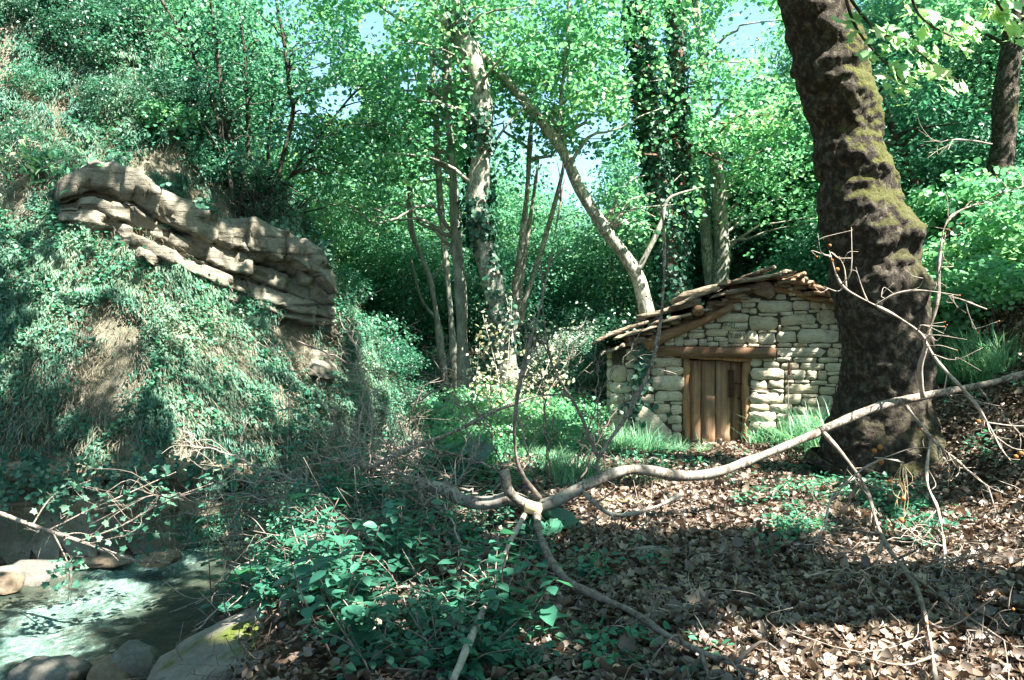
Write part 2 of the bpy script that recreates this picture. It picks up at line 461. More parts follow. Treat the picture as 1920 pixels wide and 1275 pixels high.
M['limb_dark'] = bark('limb_dark', [(.055, .043, .034), (.13, .105, .085), (.27, .23, .195)], 18, (1, 1, 1), .5, .008, patches=((.30, .275, .235), 12, .72))
M['twig'] = bark('twig', [(.07, .055, .045), (.16, .13, .11), (.31, .27, .235)], 22, (1, 1, 1), .3, .004)
M['twig_pale'] = bark('twig_pale', [(.17, .14, .115), (.30, .26, .22), (.42, .38, .33)], 22, (1, 1, 1), .3, .004)
M['seed'] = bark('seed', [(.16, .055, .018), (.33, .13, .04), (.48, .24, .09)], 60, (1, 1, 1), .6, .004)
M['splinter'] = bark('splinter', [(.38, .28, .15), (.52, .41, .24), (.62, .52, .34)], 30, (.1, 1, 1), .3, .004)

def rock(name, c0, c1, c2, scale=3.0, moss=None, bstr=.7, strata=None, lichen=None):
    g = N(name); p = g.coord(False)
    f = g.noise(p, scale, 8, .65)
    c = g.ramp(f, [(.3, c0), (.52, c1), (.74, c2)])
    c = g.mix(.35, c, g.ramp(g.noise(p, scale * 9, 5, .7), [(.3, tuple(v * .45 for v in c1)), (.7, c2)]))
    h = g.math('ADD', g.noise(p, scale * 4, 8, .7), g.math('MULTIPLY', f, .6))
    if strata:
        sn = g.noise(p, strata[0], 5, .6, strata[1])
        h = g.math('ADD', h, g.math('MULTIPLY', sn, 1.4))
        c = g.mix(g.ramp(sn, [(.36, .75), (.46, 0.0)]), c, tuple(v * .35 for v in c0))
    if lichen:
        c = g.mix(g.ramp(g.noise(p, 6.0, 6, .7), [(.6, 0.0), (.72, .7)]), c, lichen)
    if moss is not None:
        sx = g.n('ShaderNodeSeparateXYZ'); g.l(g.n('ShaderNodeNewGeometry').outputs['Normal'], sx.inputs[0])
        k = g.math('ADD', g.math('MULTIPLY', g.math('SUBTRACT', g.noise(p, 2.3, 5), .5), 3.0), g.math('SUBTRACT', sx.outputs[2], moss[1]))
        c = g.mix(g.ramp(k, [(.2, 0.0), (.5, 1.0)]), c, g.ramp(g.noise(p, 40, 3), [(.3, tuple(v * .5 for v in moss[0])), (.7, moss[0])]))
    return g.surf(c, .88, g.bump(h, bstr, .03), .25)

M['cliff_rock'] = rock('cliff_rock', (.056, .051, .039), (.148, .135, .103), (.33, .305, .245), 2.4, strata=(2.0, (.5, .5, 5)), bstr=.9, moss=((.03, .075, .035), 1.05))
M['wet_rock'] = rock('wet_rock', (.10, .085, .055), (.21, .18, .125), (.34, .30, .22), 2.2, strata=(2.0, (.4, .4, 6)), bstr=.9)
M['boulder_grey'] = rock('boulder_grey', (.05, .048, .04), (.115, .11, .095), (.25, .24, .21), 2.5, bstr=.7)
M['boulder_moss'] = rock('boulder_moss', (.06, .056, .046), (.14, .13, .112), (.28, .265, .23), 2.2, moss=((.085, .11, .02), .8), bstr=.6)
M['boulder_tan'] = rock('boulder_tan', (.06, .042, .027), (.15, .112, .075), (.28, .23, .175), 3, bstr=.7)
M['boulder_green'] = rock('boulder_green', (.05, .055, .045), (.105, .115, .095), (.19, .20, .17), 3, moss=((.04, .07, .03), 1.1), bstr=.7)

def wall_stone():
    g = N('wall_stone'); p = g.coord(False)
    oi = g.n('ShaderNodeObjectInfo').outputs['Random']
    base = g.ramp(oi, [(0, (.43, .37, .265)), (.35, (.52, .465, .35)), (.7, (.48, .44, .345)), (.9, (.56, .49, .37)), (1, (.43, .33, .235))])
    f = g.noise(p, 7, 8, .7)
    c = g.mix(1.0, base, g.ramp(f, [(.28, .5), (.5, .92), (.75, 1.1)]), 'MULTIPLY')
    c = g.mix(g.ramp(g.noise(p, 3.2, 6, .7), [(.54, 0.0), (.74, .5)]), c, (.19, .15, .095))
    c = g.mix(g.ramp(g.noise(p, 26, 3, .7), [(.62, 0.0), (.72, .7)]), c, (.10, .095, .07))
    h = g.math('ADD', g.noise(p, 14, 8, .75), g.math('MULTIPLY', g.noise(p, 5, 4, .6, (1, 1, 3)), 1.2))
    return g.surf(c, .93, g.bump(h, .9, .03), .2)
M['wall_stone'] = wall_stone()
M['slate'] = rock('slate', (.11, .085, .055), (.24, .19, .135), (.40, .35, .27), 4, strata=(5.0, (.3, .3, 9)), bstr=.8, moss=((.15, .15, .05), 1.15))
M['roof_tile'] = rock('roof_tile', (.20, .09, .045), (.36, .19, .11), (.50, .36, .26), 6, bstr=.5)
M['rubble'] = rock('rubble', (.10, .065, .04), (.21, .15, .105), (.33, .26, .19), 5, bstr=.8)
M['mortar'] = rock('mortar', (.03, .026, .018), (.075, .065, .046), (.14, .12, .088), 8, bstr=.9)

def wood(name, c0, c1, c2, axis, scale=14):
    g = N(name); p = g.coord(False)
    st = {'z': (1, 1, .06), 'x': (.06, 1, 1)}[axis]
    f = g.noise(p, scale, 8, .7, st, .6)
    c = g.ramp(f, [(.28, c0), (.5, c1), (.74, c2)])
    c = g.mix(g.ramp(g.noise(p, 4, 6, .7), [(.45, 0.0), (.68, .75)]), c, tuple(v * .45 + .05 for v in c1))
    oi = g.n('ShaderNodeObjectInfo').outputs['Random']
    c = g.mix(1.0, c, g.ramp(oi, [(0, .75), (1, 1.15)]), 'MULTIPLY')
    return g.surf(c, .85, g.bump(f, .7, .012), .2)
M['door_wood'] = wood('door_wood', (.085, .046, .025), (.23, .142, .082), (.37, .27, .175), 'z')
M['frame_wood'] = wood('frame_wood', (.12, .06, .027), (.29, .155, .075), (.42, .26, .15), 'z')
M['beam_wood'] = wood('beam_wood', (.075, .038, .020), (.19, .105, .058), (.30, .19, .12), 'x')
M['iron'] = rock('iron', (.020, .010, .007), (.045, .024, .017), (.085, .045, .03), 20, bstr=.3)
M['charcoal'] = N('charcoal').surf((.05, .048, .036), .9)

def soil():
    g = N('soil'); p = g.coord(False)
    f = g.noise(p, 3, 8, .7)
    c = g.ramp(f, [(.3, (.030, .021, .015)), (.5, (.075, .053, .038)), (.72, (.17, .125, .095))])
    v = g.n('ShaderNodeTexVoronoi'); v.inputs['Scale'].default_value = 13; g.l(p, v.inputs['Vector'])
    c = g.mix(.45, c, g.ramp(v.outputs['Distance'], [(0, (.16, .11, .08)), (.6, (.03, .022, .016))]))
    h = g.math('ADD', g.noise(p, 12, 8, .75), v.outputs['Distance'])
    return g.surf(c, .95, g.bump(h, 1.0, .06), .1)
M['soil'] = soil()
def hillsoil():
    g = N('hillside_soil'); p = g.coord(False)
    f = g.noise(p, 1.4, 8, .7)
    c = g.ramp(f, [(.3, (.06, .06, .042)), (.5, (.17, .16, .12)), (.7, (.36, .34, .28))])
    h = g.math('ADD', g.noise(p, 9, 8, .75), f)
    return g.surf(c, .95, g.bump(h, 1.0, .08), .1)
M['hillside_soil'] = hillsoil()

def water_mat():
    g = N('stream_water'); p = g.coord(False)
    sx = g.n('ShaderNodeSeparateXYZ'); g.l(p, sx.inputs[0])
    swirl = g.noise(p, 1.1, 3, .5)
    run = g.math('ABSOLUTE', g.math('ADD', g.math('ADD', sx.outputs[0], 4.35), g.math('MULTIPLY', g.math('SUBTRACT', swirl, .5), 1.6)))
    run = g.ramp(run, [(.15, 1.0), (1.0, .0)])
    f1 = g.noise(p, 5.5, 10, .72, (1.0, .5, 1), 1.2)
    f2 = g.noise(p, 17, 8, .75, (1.0, .55, 1), .8)
    k = g.math('ADD', g.math('ADD', g.math('MULTIPLY', f1, .7), g.math('MULTIPLY', f2, .45)), g.math('MULTIPLY', run, .34))
    foam = g.ramp(k, [(.735, 0.0), (.90, .5), (1.06, 1.0)])
    deep = g.ramp(g.noise(p, 2.6, 7, .7), [(.3, (.020, .034, .027)), (.52, (.05, .065, .047)), (.75, (.105, .105, .07))])
    c = g.mix(foam, deep, (.18, .34, .29))
    c = g.mix(g.math('MULTIPLY', g.ramp(f2, [(.52, 0.0), (.7, 1.0)]), foam), c, (.6, .74, .70))
    b = g.bump(g.math('ADD', g.noise(p, 7, 9, .7, (1, .6, 1), .9), g.math('MULTIPLY', f2, .6)), .9, .09)
    pr = g.n('ShaderNodeBsdfPrincipled'); g.l(c, pr.inputs['Base Color'])
    g.l(g.math('ADD', g.math('MULTIPLY', foam, .45), .06), pr.inputs['Roughness'])
    pr.inputs['IOR'].default_value = 1.33; g.l(b, pr.inputs['Normal'])
    g.l(pr.outputs[0], g.out.inputs[0]); return g.m
M['stream_water'] = water_mat()

# ================================================================== THE SETTING: ground, hillside, stream
def axis(lo, hi, step, out_lo, out_hi, g=1.16):
    a = list(np.arange(lo, hi + 1e-6, step)); s = step; v = hi; up = []
    while v < out_hi: s *= g; v += s; up.append(v)
    s = step; v = lo; dn = []
    while v > out_lo: s *= g; v -= s; dn.append(v)
    return np.array(dn[::-1] + a + up)
xs = axis(-9, 9, .1, -220, 220); ys = axis(0, 18, .1, -120, 320)
GX, GY = np.meshgrid(xs, ys)
GZ = terrain(GX, GY); HD = hill_dist(GX, GY)
nx, ny = len(xs), len(ys)
ii = (np.arange(ny - 1)[:, None] * nx + np.arange(nx - 1)[None, :])
Q = np.stack([ii, ii + 1, ii + nx + 1, ii + nx], -1).reshape(-1, 4)
V = np.stack([GX, GY, GZ], -1).reshape(-1, 3)
hm = (HD.ravel() > 0.0)[Q].all(1)
def sub(V, Q):
    u, inv = np.unique(Q.ravel(), return_inverse=True); return V[u], inv.reshape(Q.shape)
v_, q_ = sub(V, Q[~hm]); o = mk('ground', v_, q_, M['soil'], smooth=True, kind='structure')
tag(o, 'brown forest floor under dead leaves and the stream bed', 'ground', kind='structure')
v_, q_ = sub(V, Q[hm]); o = mk('hillside', v_, q_, M['hillside_soil'], smooth=True, kind='structure')
tag(o, 'steep overgrown earth slope above the stream', 'hillside', kind='structure')

# water: its own grid with small standing waves
WX, WY = np.meshgrid(np.arange(-14, 0.01, .1), np.arange(1.5, 18, .1))
WZ = -1.12 + .035 * fbm2(WX * 2.3, WY * 1.1, 3, 77) + .06 * np.exp(-((WX + 4.1) ** 2) / .5) * fbm2(WX * 1.6, WY * 1.6, 3, 78)
keep = (terrain(WX, WY) < WZ + .35)
n1 = WX.shape[1]; ii = (np.arange(WX.shape[0] - 1)[:, None] * n1 + np.arange(n1 - 1)[None, :])
Q = np.stack([ii, ii + 1, ii + n1 + 1, ii + n1], -1).reshape(-1, 4)
Q = Q[keep.ravel()[Q].any(1)]
v_, q_ = sub(np.stack([WX, WY, WZ], -1).reshape(-1, 3), Q)
o = mk('stream_water', v_, q_, M['stream_water'], smooth=True)
tag(o, 'turquoise white stream water running below the cliff', 'stream', kind='structure')

# ---------------- sun holes: places the photograph shows in sunlight; crown boughs in their way are left out
LIT = []
def lit(px, py, r, d=None):
    c = hit(px, py) if d is None else at(px, py, d); LIT.append((c, r))
for a in [(1200, 862, .5), (1330, 872, .5), (1450, 855, .5), (1250, 945, .4), (1400, 965, .45), (1490, 935, .4), (1130, 850, .6), (1220, 985, .3),
          (1820, 1000, .34), (1710, 1012, .28), (1630, 1062, .24), (1890, 1060, .3), (1440, 1232, .28), (1580, 1238, .3), (1710, 1255, .24), (1345, 1200, .12),
          (1310, 1150, .14), (1180, 930, .35), (1330, 940, .35), (980, 830, .7), (900, 790, .8), (1050, 790, .7), (860, 740, .8),
          (300, 530, .6), (365, 600, .55), (430, 670, .5), (520, 700, .35), (380, 820, .45), (455, 828, .42), (600, 690, .35), (650, 620, .45),
          (250, 490, .4), (330, 560, .4), (400, 640, .4), (470, 710, .35), (560, 760, .4), (350, 790, .3), (480, 850, .3), (30, 430, .25), (150, 560, .25), (560, 700, .4), (200, 640, .2), (420, 560, .2), (110, 620, .25), (260, 720, .28), (640, 760, .5), (60, 540, .22), (215, 200, .25), (70, 240, .3), (330, 740, .2),
          (700, 700, .6), (480, 590, .15), (160, 880, .2), (700, 930, .25)]: lit(*a)
for a in [(1615, 262, .3, 8.8), (1640, 415, .32, 8.75), (1690, 500, .22, 8.8), (1560, 80, .25, 8.8), (1690, 400, .2, 9.0), (1450, 520, .6, 12), (1250, 590, .5, 12.3),
          (1160, 625, .5, 12.2), (1530, 545, .4, 12), (1550, 790, .5, 11), (1430, 790, .5, 11.3), (1200, 820, .5, 11.3), (1590, 700, .12, 11.3), (1500, 640, .1, 11.4),
          (240, 345, .4, 11.0), (290, 380, .35, 11.2), (480, 1105, .32, 6.3), (480, 1190, .3, 5.2), (430, 480, .3, 12), (180, 1150, .55, 8.2), (90, 1210, .4, 7.0), (230, 1110, .35, 8.4), (1180, 890, .3, 6.6),
          (1790, 560, 1.2, 12), (1850, 480, 1.3, 12.5), (950, 920, .25, 6.4), (1690, 900, .2, 5.6), (60, 1075, .4, 8.8), (1650, 900, .2, 8.2), (960, 650, .9, 12.0), (1700, 90, .45, 7.5), (1760, 140, .3, 7.8), (1090, 540, .8, 15.0), (900, 620, .6, 12.0), (1040, 690, .6, 12.0), (740, 600, .8, 14.5), (800, 700, .8, 13.5)]: lit(*a)
for a in [(1080, 930, .3), (1110, 960, .25), (1160, 955, .3), (1290, 915, .35), (1340, 985, .3), (1450, 985, .3), (1530, 960, .3), (1420, 905, .35), (1540, 910, .3), (1480, 880, .35), (1380, 845, .4), (1270, 850, .4),
          (1760, 980, .3), (1850, 960, .3), (1880, 1010, .3), (1760, 1050, .22), (1700, 1060, .2), (1830, 1060, .22), (1300, 1225, .16), (1390, 1262, .22), (1500, 1265, .25), (1640, 1265, .25), (1660, 1215, .16), 
          (860, 960, .12), (930, 1000, .14), (1000, 1010, .14), (1870, 1265, .2), (1810, 1230, .15), (790, 1180, .1), (620, 1150, .1), (880, 840, .5), (1020, 860, .5), (1100, 880, .4), (960, 870, .4)]: lit(*a)
for _ in range(36):
    q = (RNG.uniform(1000, 1920), RNG.uniform(880, 1270), RNG.uniform(.03, .07))
    if not (1010 < q[0] < 1700 and 1010 < q[1] < 1190): lit(*q)
for _ in range(40): lit(RNG.uniform(350, 900), RNG.uniform(900, 1250), RNG.uniform(.04, .12))
for _ in range(70): lit(RNG.uniform(0, 620), RNG.uniform(100, 860), RNG.uniform(.05, .2))
LC = np.array([c for c, r in LIT]); LR = np.array([r for c, r in LIT])
def sun_blocked(P, prob=.97, grow=.18):
    """True where foliage at P would shade one of the sunlit places"""
    P = np.asarray(P, float); bad = np.zeros(len(P), bool)
    for c, r in zip(LC, LR):
        wv = P - c; al = wv @ SUN; pe = np.linalg.norm(wv - al[:, None] * SUN, axis=1)
        bad |= (al > .9) & (pe < r + grow)
    return bad & (RNG.random(len(P)) < prob)
GAPS = [(640, 190, 55, 45), (700, 60, 35, 60), (600, 120, 30, 30), (940, 235, 32, 38), (1115, 240, 50, 32), (1400, 55, 80, 75), (735, 400, 42, 42),
        (1475, 110, 30, 70), (1345, 205, 25, 25), (450, 190, 28, 22), (560, 205, 26, 20), (660, 340, 24, 18), (1590, 120, 22, 40), (770, 150, 22, 30)]
# trunks that stay in sight: photo polyline, half width, depth
SEEN = [([(905, 105), (926, 127), (1048, 273), (1138, 433), (1212, 585)], 20, 15.6), ([(867, 70), (902, 188), (895, 376), (902, 447), (948, 690)], 30, 14.8), ([(1198, 70), (1213, 188), (1241, 376), (1262, 570)], 34, 16.2),
        ([(1269, 60), (1274, 330), (1277, 560)], 24, 17.2), ([(836, 85), (846, 282), (868, 640)], 16, 15.4), ([(808, 94), (825, 376), (850, 640)], 13, 16.4), ([(1340, 280), (1354, 470), (1346, 540)], 28, 18.2),
        ([(996, 226), (973, 494), (963, 600)], 13, 17.0), ([(1905, 0), (1882, 235), (1874, 310)], 30, 13.8), ([(405, 84), (432, 320)], 8, 13.4), ([(461, 128), (467, 340)], 8, 13.7), ([(532, 73), (549, 215), (525, 340)], 8, 14.0), ([(1060, 0), (1050, 260)], 9, 15.6)]
def hides(P):
    x, y = topx(P); g = np.zeros(len(P), bool)
    for pl, hw, d in SEEN:
        yy = [q[1] for q in pl]; cx = np.interp(y, yy, [q[0] for q in pl])
        g |= (np.abs(x - cx) < hw) & (y > yy[0]) & (y < yy[-1]) & (P[:, 1] < d)
    return g
LEDGE = np.array([(120, 362), (180, 318), (255, 335), (320, 385), (430, 455), (475, 425), (535, 442), (600, 480), (632, 520), (622, 615), (545, 598), (430, 555), (300, 500), (120, 425)], float)
FACE = np.array([(-100, 885), (60, 880), (200, 890), (330, 905), (470, 935), (470, 1060), (-100, 1060)], float)
def in_poly(P, poly):
    x, y = topx(P); c = np.zeros(len(x), bool)
    for (a, b), (a2, b2) in zip(poly, np.roll(poly, -1, 0)):
        with np.errstate(divide='ignore', invalid='ignore'):
            c ^= ((b > y) != (b2 > y)) & (x < (a2 - a) * (y - b) / (b2 - b + 1e-9) + a)
    return c
def in_gap(P):
    x, y = topx(P); g = np.zeros(len(P), bool)
    for cx, cy_, rx, ry in GAPS:
        g |= ((x - cx) / rx) ** 2 + ((y - cy_) / ry) ** 2 < .55
    return g

# ================================================================== ROCKS OF THE CLIFF
def slab(px_quad, off=.15, thick=.9, nu=18, nv=7, amp=.07, seed=1, back=(-.6, .8, 0), bulge=.02, layer=.05, dset=None):
    """a rock layer: four photo corners (tl,tr,br,bl) laid on the slope, pulled out by off and running into the hill"""
    C = []
    for q in px_quad:
        p = hit(*q[:2], dmin=4.0); d = (p[1] if dset is None else dset) - off - .12 - (q[2] if len(q) > 2 else 0); C.append(at(q[0], q[1], d))
    tl, tr, br, bl = C
    u = np.linspace(0, 1, nu); v = np.linspace(0, 1, nv)
    U, W = np.meshgrid(u, v)
    F = (tl * (1 - U[..., None]) + tr * U[..., None]) * (1 - W[..., None]) + (bl * (1 - U[..., None]) + br * U[..., None]) * W[..., None]
    bk = nrm(np.array(back))
    edge = np.minimum(np.minimum(U, 1 - U) * 5, np.minimum(W, 1 - W) * 2.6); edge = np.clip(edge, 0, 1) ** .5
    ns = fbm(F * 2.2 + seed * 5, 4, seed); lay = vnoise(np.stack([F[..., 0] * .8 + 9, F[..., 1] * .8, F[..., 2] * 7 + F[..., 0] * 2.4], -1) + seed, seed + 3)
    step = np.random.default_rng(seed).uniform(-.07, .07, nv)[:, None] + .05 * np.sign(vnoise(np.stack([F[..., 0] * 2.1, F[..., 1] * 2.1, F[..., 2] * .3], -1) + seed * 3.7, seed + 5))
    F = F - bk * (bulge * edge + amp * ns + layer * lay + step)[..., None]
    F = F + bk * ((1 - edge) * .03)[..., None]
    jit = fbm(F * 3 + 31 + seed, 3, seed + 9)
    F[..., 2] += .06 * jit
    B = F + bk * thick * (1 + .2 * ns[..., None])
    V = np.vstack([F.reshape(-1, 3), B.reshape(-1, 3)]); n = nu * nv
    i = (np.arange(nv - 1)[:, None] * nu + np.arange(nu - 1)[None, :]); q = np.stack([i, i + nu, i + nu + 1, i + 1], -1).reshape(-1, 4)
    fs = [q]
    top = np.arange(nu - 1); fs.append(np.stack([top, top + 1, top + 1 + n, top + n], -1))
    bt = (nv - 1) * nu + np.arange(nu - 1); fs.append(np.stack([bt + 1, bt, bt + n, bt + 1 + n], -1))
    le = np.arange(nv - 1) * nu; fs.append(np.stack([le + nu, le, le + n, le + nu + n], -1))
    re_ = np.arange(nv - 1) * nu + nu - 1; fs.append(np.stack([re_, re_ + nu, re_ + nu + n, re_ + n], -1))
    return V, np.vstack(fs)

oc = thing('rock_outcrop', 'layered tan rock ledge dipping across the overgrown slope, with a blunt overhanging nose', 'rock outcrop', hit(430, 560))
TOPL = np.array([(110, 335), (180, 298), (255, 318), (312, 360), (370, 390), (430, 412), (475, 410), (535, 428), (605, 468), (629, 520)], float)
BOTL = np.array([(110, 428), (180, 445), (240, 470), (300, 500), (365, 532), (430, 558), (490, 582), (545, 600), (590, 612), (622, 614)], float)
tt_ = np.linspace(0, 1, 10)
def lpt(t, b):
    top = np.array([np.interp(t, tt_, TOPL[:, 0]), np.interp(t, tt_, TOPL[:, 1])]); bot = np.array([np.interp(t, tt_, BOTL[:, 0]), np.interp(t, tt_, BOTL[:, 1])])
    return top * (1 - b) + bot * b
D_L = [hit(x, y, 4)[1] for x, y in ((150, 400), (300, 440), (430, 500))] + [13.25]
def ldep(x, y):
    return min(np.interp(x, [150, 300, 430, 625], D_L), hit(x, y, 4)[1]) - .1
bands = [(0, .34, .40), (.34, .47, .22), (.47, .62, .32), (.62, .72, .16), (.72, .86, .24), (.86, 1.0, .12)]
seedk = 300
for bi, (b0, b1, o0) in enumerate(bands):
    cuts = [0.0]
    while cuts[-1] < .97: cuts.append(min(1.0, cuts[-1] + RNG.uniform(.10, .27)))
    for t0, t1 in zip(cuts[:-1], cuts[1:]):
        if t1 - t0 < .03: continue
        off = o0 + RNG.uniform(-.1, .12); seedk += 1; jb = RNG.uniform(-.045, .045)
        nu, nv = 20, 6; Fg = np.zeros((nv, nu, 3))
        for a_ in range(nv):
            for c_ in range(nu):
                t = t0 + (t1 - t0 + .004) * c_ / (nu - 1); b_ = b0 + jb + (b1 - b0 + .03) * a_ / (nv - 1)
                x_, y_ = lpt(t, np.clip(b_, 0, 1)); Fg[a_, c_] = (x_, y_, 0)
        dm = np.mean([ldep(Fg[0, 0, 0], Fg[0, 0, 1]), ldep(Fg[-1, 0, 0], Fg[-1, 0, 1])]); dn = np.mean([ldep(Fg[0, -1, 0], Fg[0, -1, 1]), ldep(Fg[-1, -1, 0], Fg[-1, -1, 1])])
        for a_ in range(nv):
            for c_ in range(nu):
                f = c_ / (nu - 1); Fg[a_, c_] = at(Fg[a_, c_, 0], Fg[a_, c_, 1], dm * (1 - f) + dn * f - off - .05 * a_ / nv)
        bk = nrm(np.array([-.6, .8, 0])); U, W = np.meshgrid(np.linspace(0, 1, nu), np.linspace(0, 1, nv))
        e = np.clip(np.minimum(np.minimum(U, 1 - U) * 9, np.minimum(W, 1 - W) * 4), 0, 1)
        tl_ = RNG.normal(0, .09, 2); ns = fbm(Fg * 1.7 + seedk, 3, seedk); ns2 = vnoise(Fg * np.array([3, 3, 6]) + 3 * seedk, seedk)
        Fg = Fg - bk * (.04 * ns + .02 * ns2 + .05 * np.sign(ns2) + tl_[0] * (U - .5) + tl_[1] * (W - .5))[..., None]
        Fg[..., 2] += .014 * np.sign(vnoise(Fg * np.array([6.0, 6.0, 1.0]) + seedk * 2, 7)) + .012 * vnoise(Fg * np.array([3.0, 3.0, 1.0]) + seedk, 2) + .012 * vnoise(Fg * 11 + seedk, 3)
        Bg = Fg + bk * RNG.uniform(.9, 1.2); n = nu * nv; V_ = np.vstack([Fg.reshape(-1, 3), Bg.reshape(-1, 3)])
        i = (np.arange(nv - 1)[:, None] * nu + np.arange(nu - 1)[None, :]); fs = [np.stack([i, i + nu, i + nu + 1, i + 1], -1).reshape(-1, 4)]
        q = np.arange(nu - 1); fs.append(np.stack([q, q + 1, q + 1 + n, q + n], -1)); q = (nv - 1) * nu + np.arange(nu - 1); fs.append(np.stack([q + 1, q, q + n, q + 1 + n], -1))
        q = np.arange(nv - 1) * nu; fs.append(np.stack([q + nu, q, q + n, q + nu + n], -1)); q = q + nu - 1; fs.append(np.stack([q, q + nu, q + nu + n, q + n], -1))
        mk('rock_layer', V_, np.vstack(fs), M['cliff_rock'], oc)
def loose_slab(name, q, label, off, th, matn, seed, **kw):
    V_, F_ = slab(q, off, th, 18, 7, .06, seed, **kw)
    o = mk(name, V_, F_, M[matn]); return tag(o, label, 'rock')
loose_slab('rock_ledge', [(590, 655), (632, 660), (634, 712), (592, 705)], 'small pale ledge jutting from the slope below the outcrop nose', .3, .7, 'cliff_rock', 41)
loose_slab('rock_ledge', [(618, 590), (680, 612), (665, 632), (622, 628)], 'sunlit pale rock patch under the tip of the outcrop', .15, .7, 'cliff_rock', 42)
st = thing('stream_cliff', 'dark undercut wall of thin rock layers at the edge of the stream', 'cliff', hit(240, 1040))
k = 0
for row, (y0, y1, off) in enumerate([(868, 905, .22), (905, 932, .05), (932, 968, .18), (968, 995, .0), (995, 1022, .10), (1022, 1050, .02)]):
    cuts = [(-60, 70), (70, 190), (190, 330), (330, 470)] if row % 2 == 0 else [(-60, 130), (130, 260), (260, 400), (400, 490)]
    for x0, x1 in cuts:
        d0 = 9.75
        def pt(x, y): return (x, y)
        # these layers stand upright at the foot of the slope
        base0 = hit(x0, 1046, 5); base1 = hit(x1, 1046, 5)
        def wp(b, x, y): return at(x, y, b[1] + .25 - off)
        jy = RNG.uniform(-5, 5)
        C = [wp(base0, x0, y0 + jy), wp(base1, x1 + 4, y0 + jy), wp(base1, x1 + 4, y1 + jy - 2), wp(base0, x0, y1 + jy - 2)]
        U, W = np.meshgrid(np.linspace(0, 1, 16), np.linspace(0, 1, 6))
        F = (C[0] * (1 - U[..., None]) + C[1] * U[..., None]) * (1 - W[..., None]) + (C[3] * (1 - U[..., None]) + C[2] * U[..., None]) * W[..., None]
        e = np.clip(np.minimum(np.minimum(U, 1 - U) * 6, np.minimum(W, 1 - W) * 2.5), 0, 1) ** .5
        F[..., 1] -= .05 * e + .07 * fbm(F * 3 + k, 3, k); F[..., 2] += .03 * fbm(F * 4 + 50 + k, 2, k)
        B = F + np.array([-.2, .9, 0]); n = 96; V_ = np.vstack([F.reshape(-1, 3), B.reshape(-1, 3)])
        i = (np.arange(5)[:, None] * 16 + np.arange(15)[None, :]); fs = [np.stack([i, i + 16, i + 17, i + 1], -1).reshape(-1, 4)]
        a = np.arange(15); fs += [np.stack([a, a + 1, a + 1 + n, a + n], -1), np.stack([80 + a + 1, 80 + a, 80 + a + n, 81 + a + n], -1)]
        mk('rock_layer', V_, np.vstack(fs), M['wet_rock'], st); k += 1

# boulders
def rockthing(name, c, r, seed, matn, label, sub=3, amp=.28, rotz=0, tilt=(0, 0), group=None):
    V_, F_ = boulder(c, r, seed, sub, amp, rotz, tilt)
    o = mk(name, V_, F_, M[matn], smooth=True); return tag(o, label, 'rock', group)
rockthing('boulder', at(60, 1082, 8.9), (.36, .3, .15), 3, 'boulder_grey', 'rounded tan boulder at the far edge of the stream', 3)
rockthing('boulder', at(5, 1095, 8.4), (.22, .2, .12), 13, 'boulder_tan', 'small tan stone beside the rounded boulder at the far edge of the stream', 3)
rockthing('boulder', at(200, 1052, 9.3), (.3, .2, .06), 4, 'boulder_tan', 'low flat sunlit rock shelf where the water meets the cliff', 3)
rockthing('boulder', at(300, 1050, 9.0), (.2, .2, .08), 24, 'boulder_tan', 'flat brown rock at the water under a bare branch', 3)
rockthing('boulder', at(95, 1262, 6.2), (.26, .2, .10), 5, 'boulder_grey', 'wet grey boulder with water foaming over it', 3)
rockthing('boulder', at(215, 1262, 5.9), (.16, .16, .10), 6, 'boulder_tan', 'rusty brown stone at the near edge of the water', 3)
rockthing('boulder', at(258, 1240, 6.0), (.16, .16, .12), 7, 'boulder_grey', 'grey stone beside the mossy slab boulder', 3)
rockthing('slab_boulder', at(455, 1252, 5.0) + np.array([0, .15, .0]), (.74, .5, .22), 8, 'boulder_moss', 'large flat grey slab boulder with a mossy edge, sloping to the stream', 4, .16, .25, (0.05, -.28))
rockthing('boulder', at(570, 1262, 4.6) + np.array([0, 0, -.05]), (.36, .3, .24), 9, 'boulder_grey', 'rough grey rock at the foot of the mossy slab boulder', 3)
rockthing('boulder', at(1040, 1150, 4.75), (.17, .15, .09), 10, 'boulder_green', 'smooth grey green stone among the twigs', 3)
rockthing('slab_boulder', at(1045, 1200, 4.35), (.36, .26, .10), 11, 'boulder_green', 'flat grey green rock with a dark hollow beneath', 3, .2, .1)
rockthing('boulder', at(955, 1235, 4.2), (.16, .16, .17), 12, 'boulder_green', 'dark stone propping up the flat grey green rock', 3)
rockthing('boulder', at(1095, 1235, 4.15), (.06, .05, .05), 14, 'boulder_grey', 'small round grey stone in front of the flat rock', 2)
rockthing('boulder', at(690, 1000, 7.0), (.26, .2, .12), 15, 'boulder_tan', 'pale flat stone under the brush pile', 3)
rockthing('boulder', at(900, 1085, 5.6), (.25, .2, .16), 16, 'boulder_tan', 'brown stone half buried in leaves below the pale limb', 3)
rockthing('boulder', at(640, 1020, 6.6), (.2, .15, .12), 17, 'boulder_grey', 'grey stone half hidden under the brush pile', 3)
rockthing('boulder', at(1210, 1040, 5.7), (.18, .12, .05), 18, 'boulder_grey', 'flat grey stone sunk in the dead leaves', 2)
for i in range(26):
    y = RNG.uniform(5.5, 9.4); x = float(bank_x(np.array(y))) + RNG.uniform(-.5, .35)
    r = RNG.uniform(.05, .14)
    rockthing('cobble', (x, y, tz(x, y) + r * .2), (r * 1.3, r, r * .7), 100 + i, ['boulder_grey', 'boulder_tan'][i % 2], 'small rounded cobble lying at the edge of the stream bank', 2, .25, RNG.uniform(0, 6), group='cobbles along the stream bank')

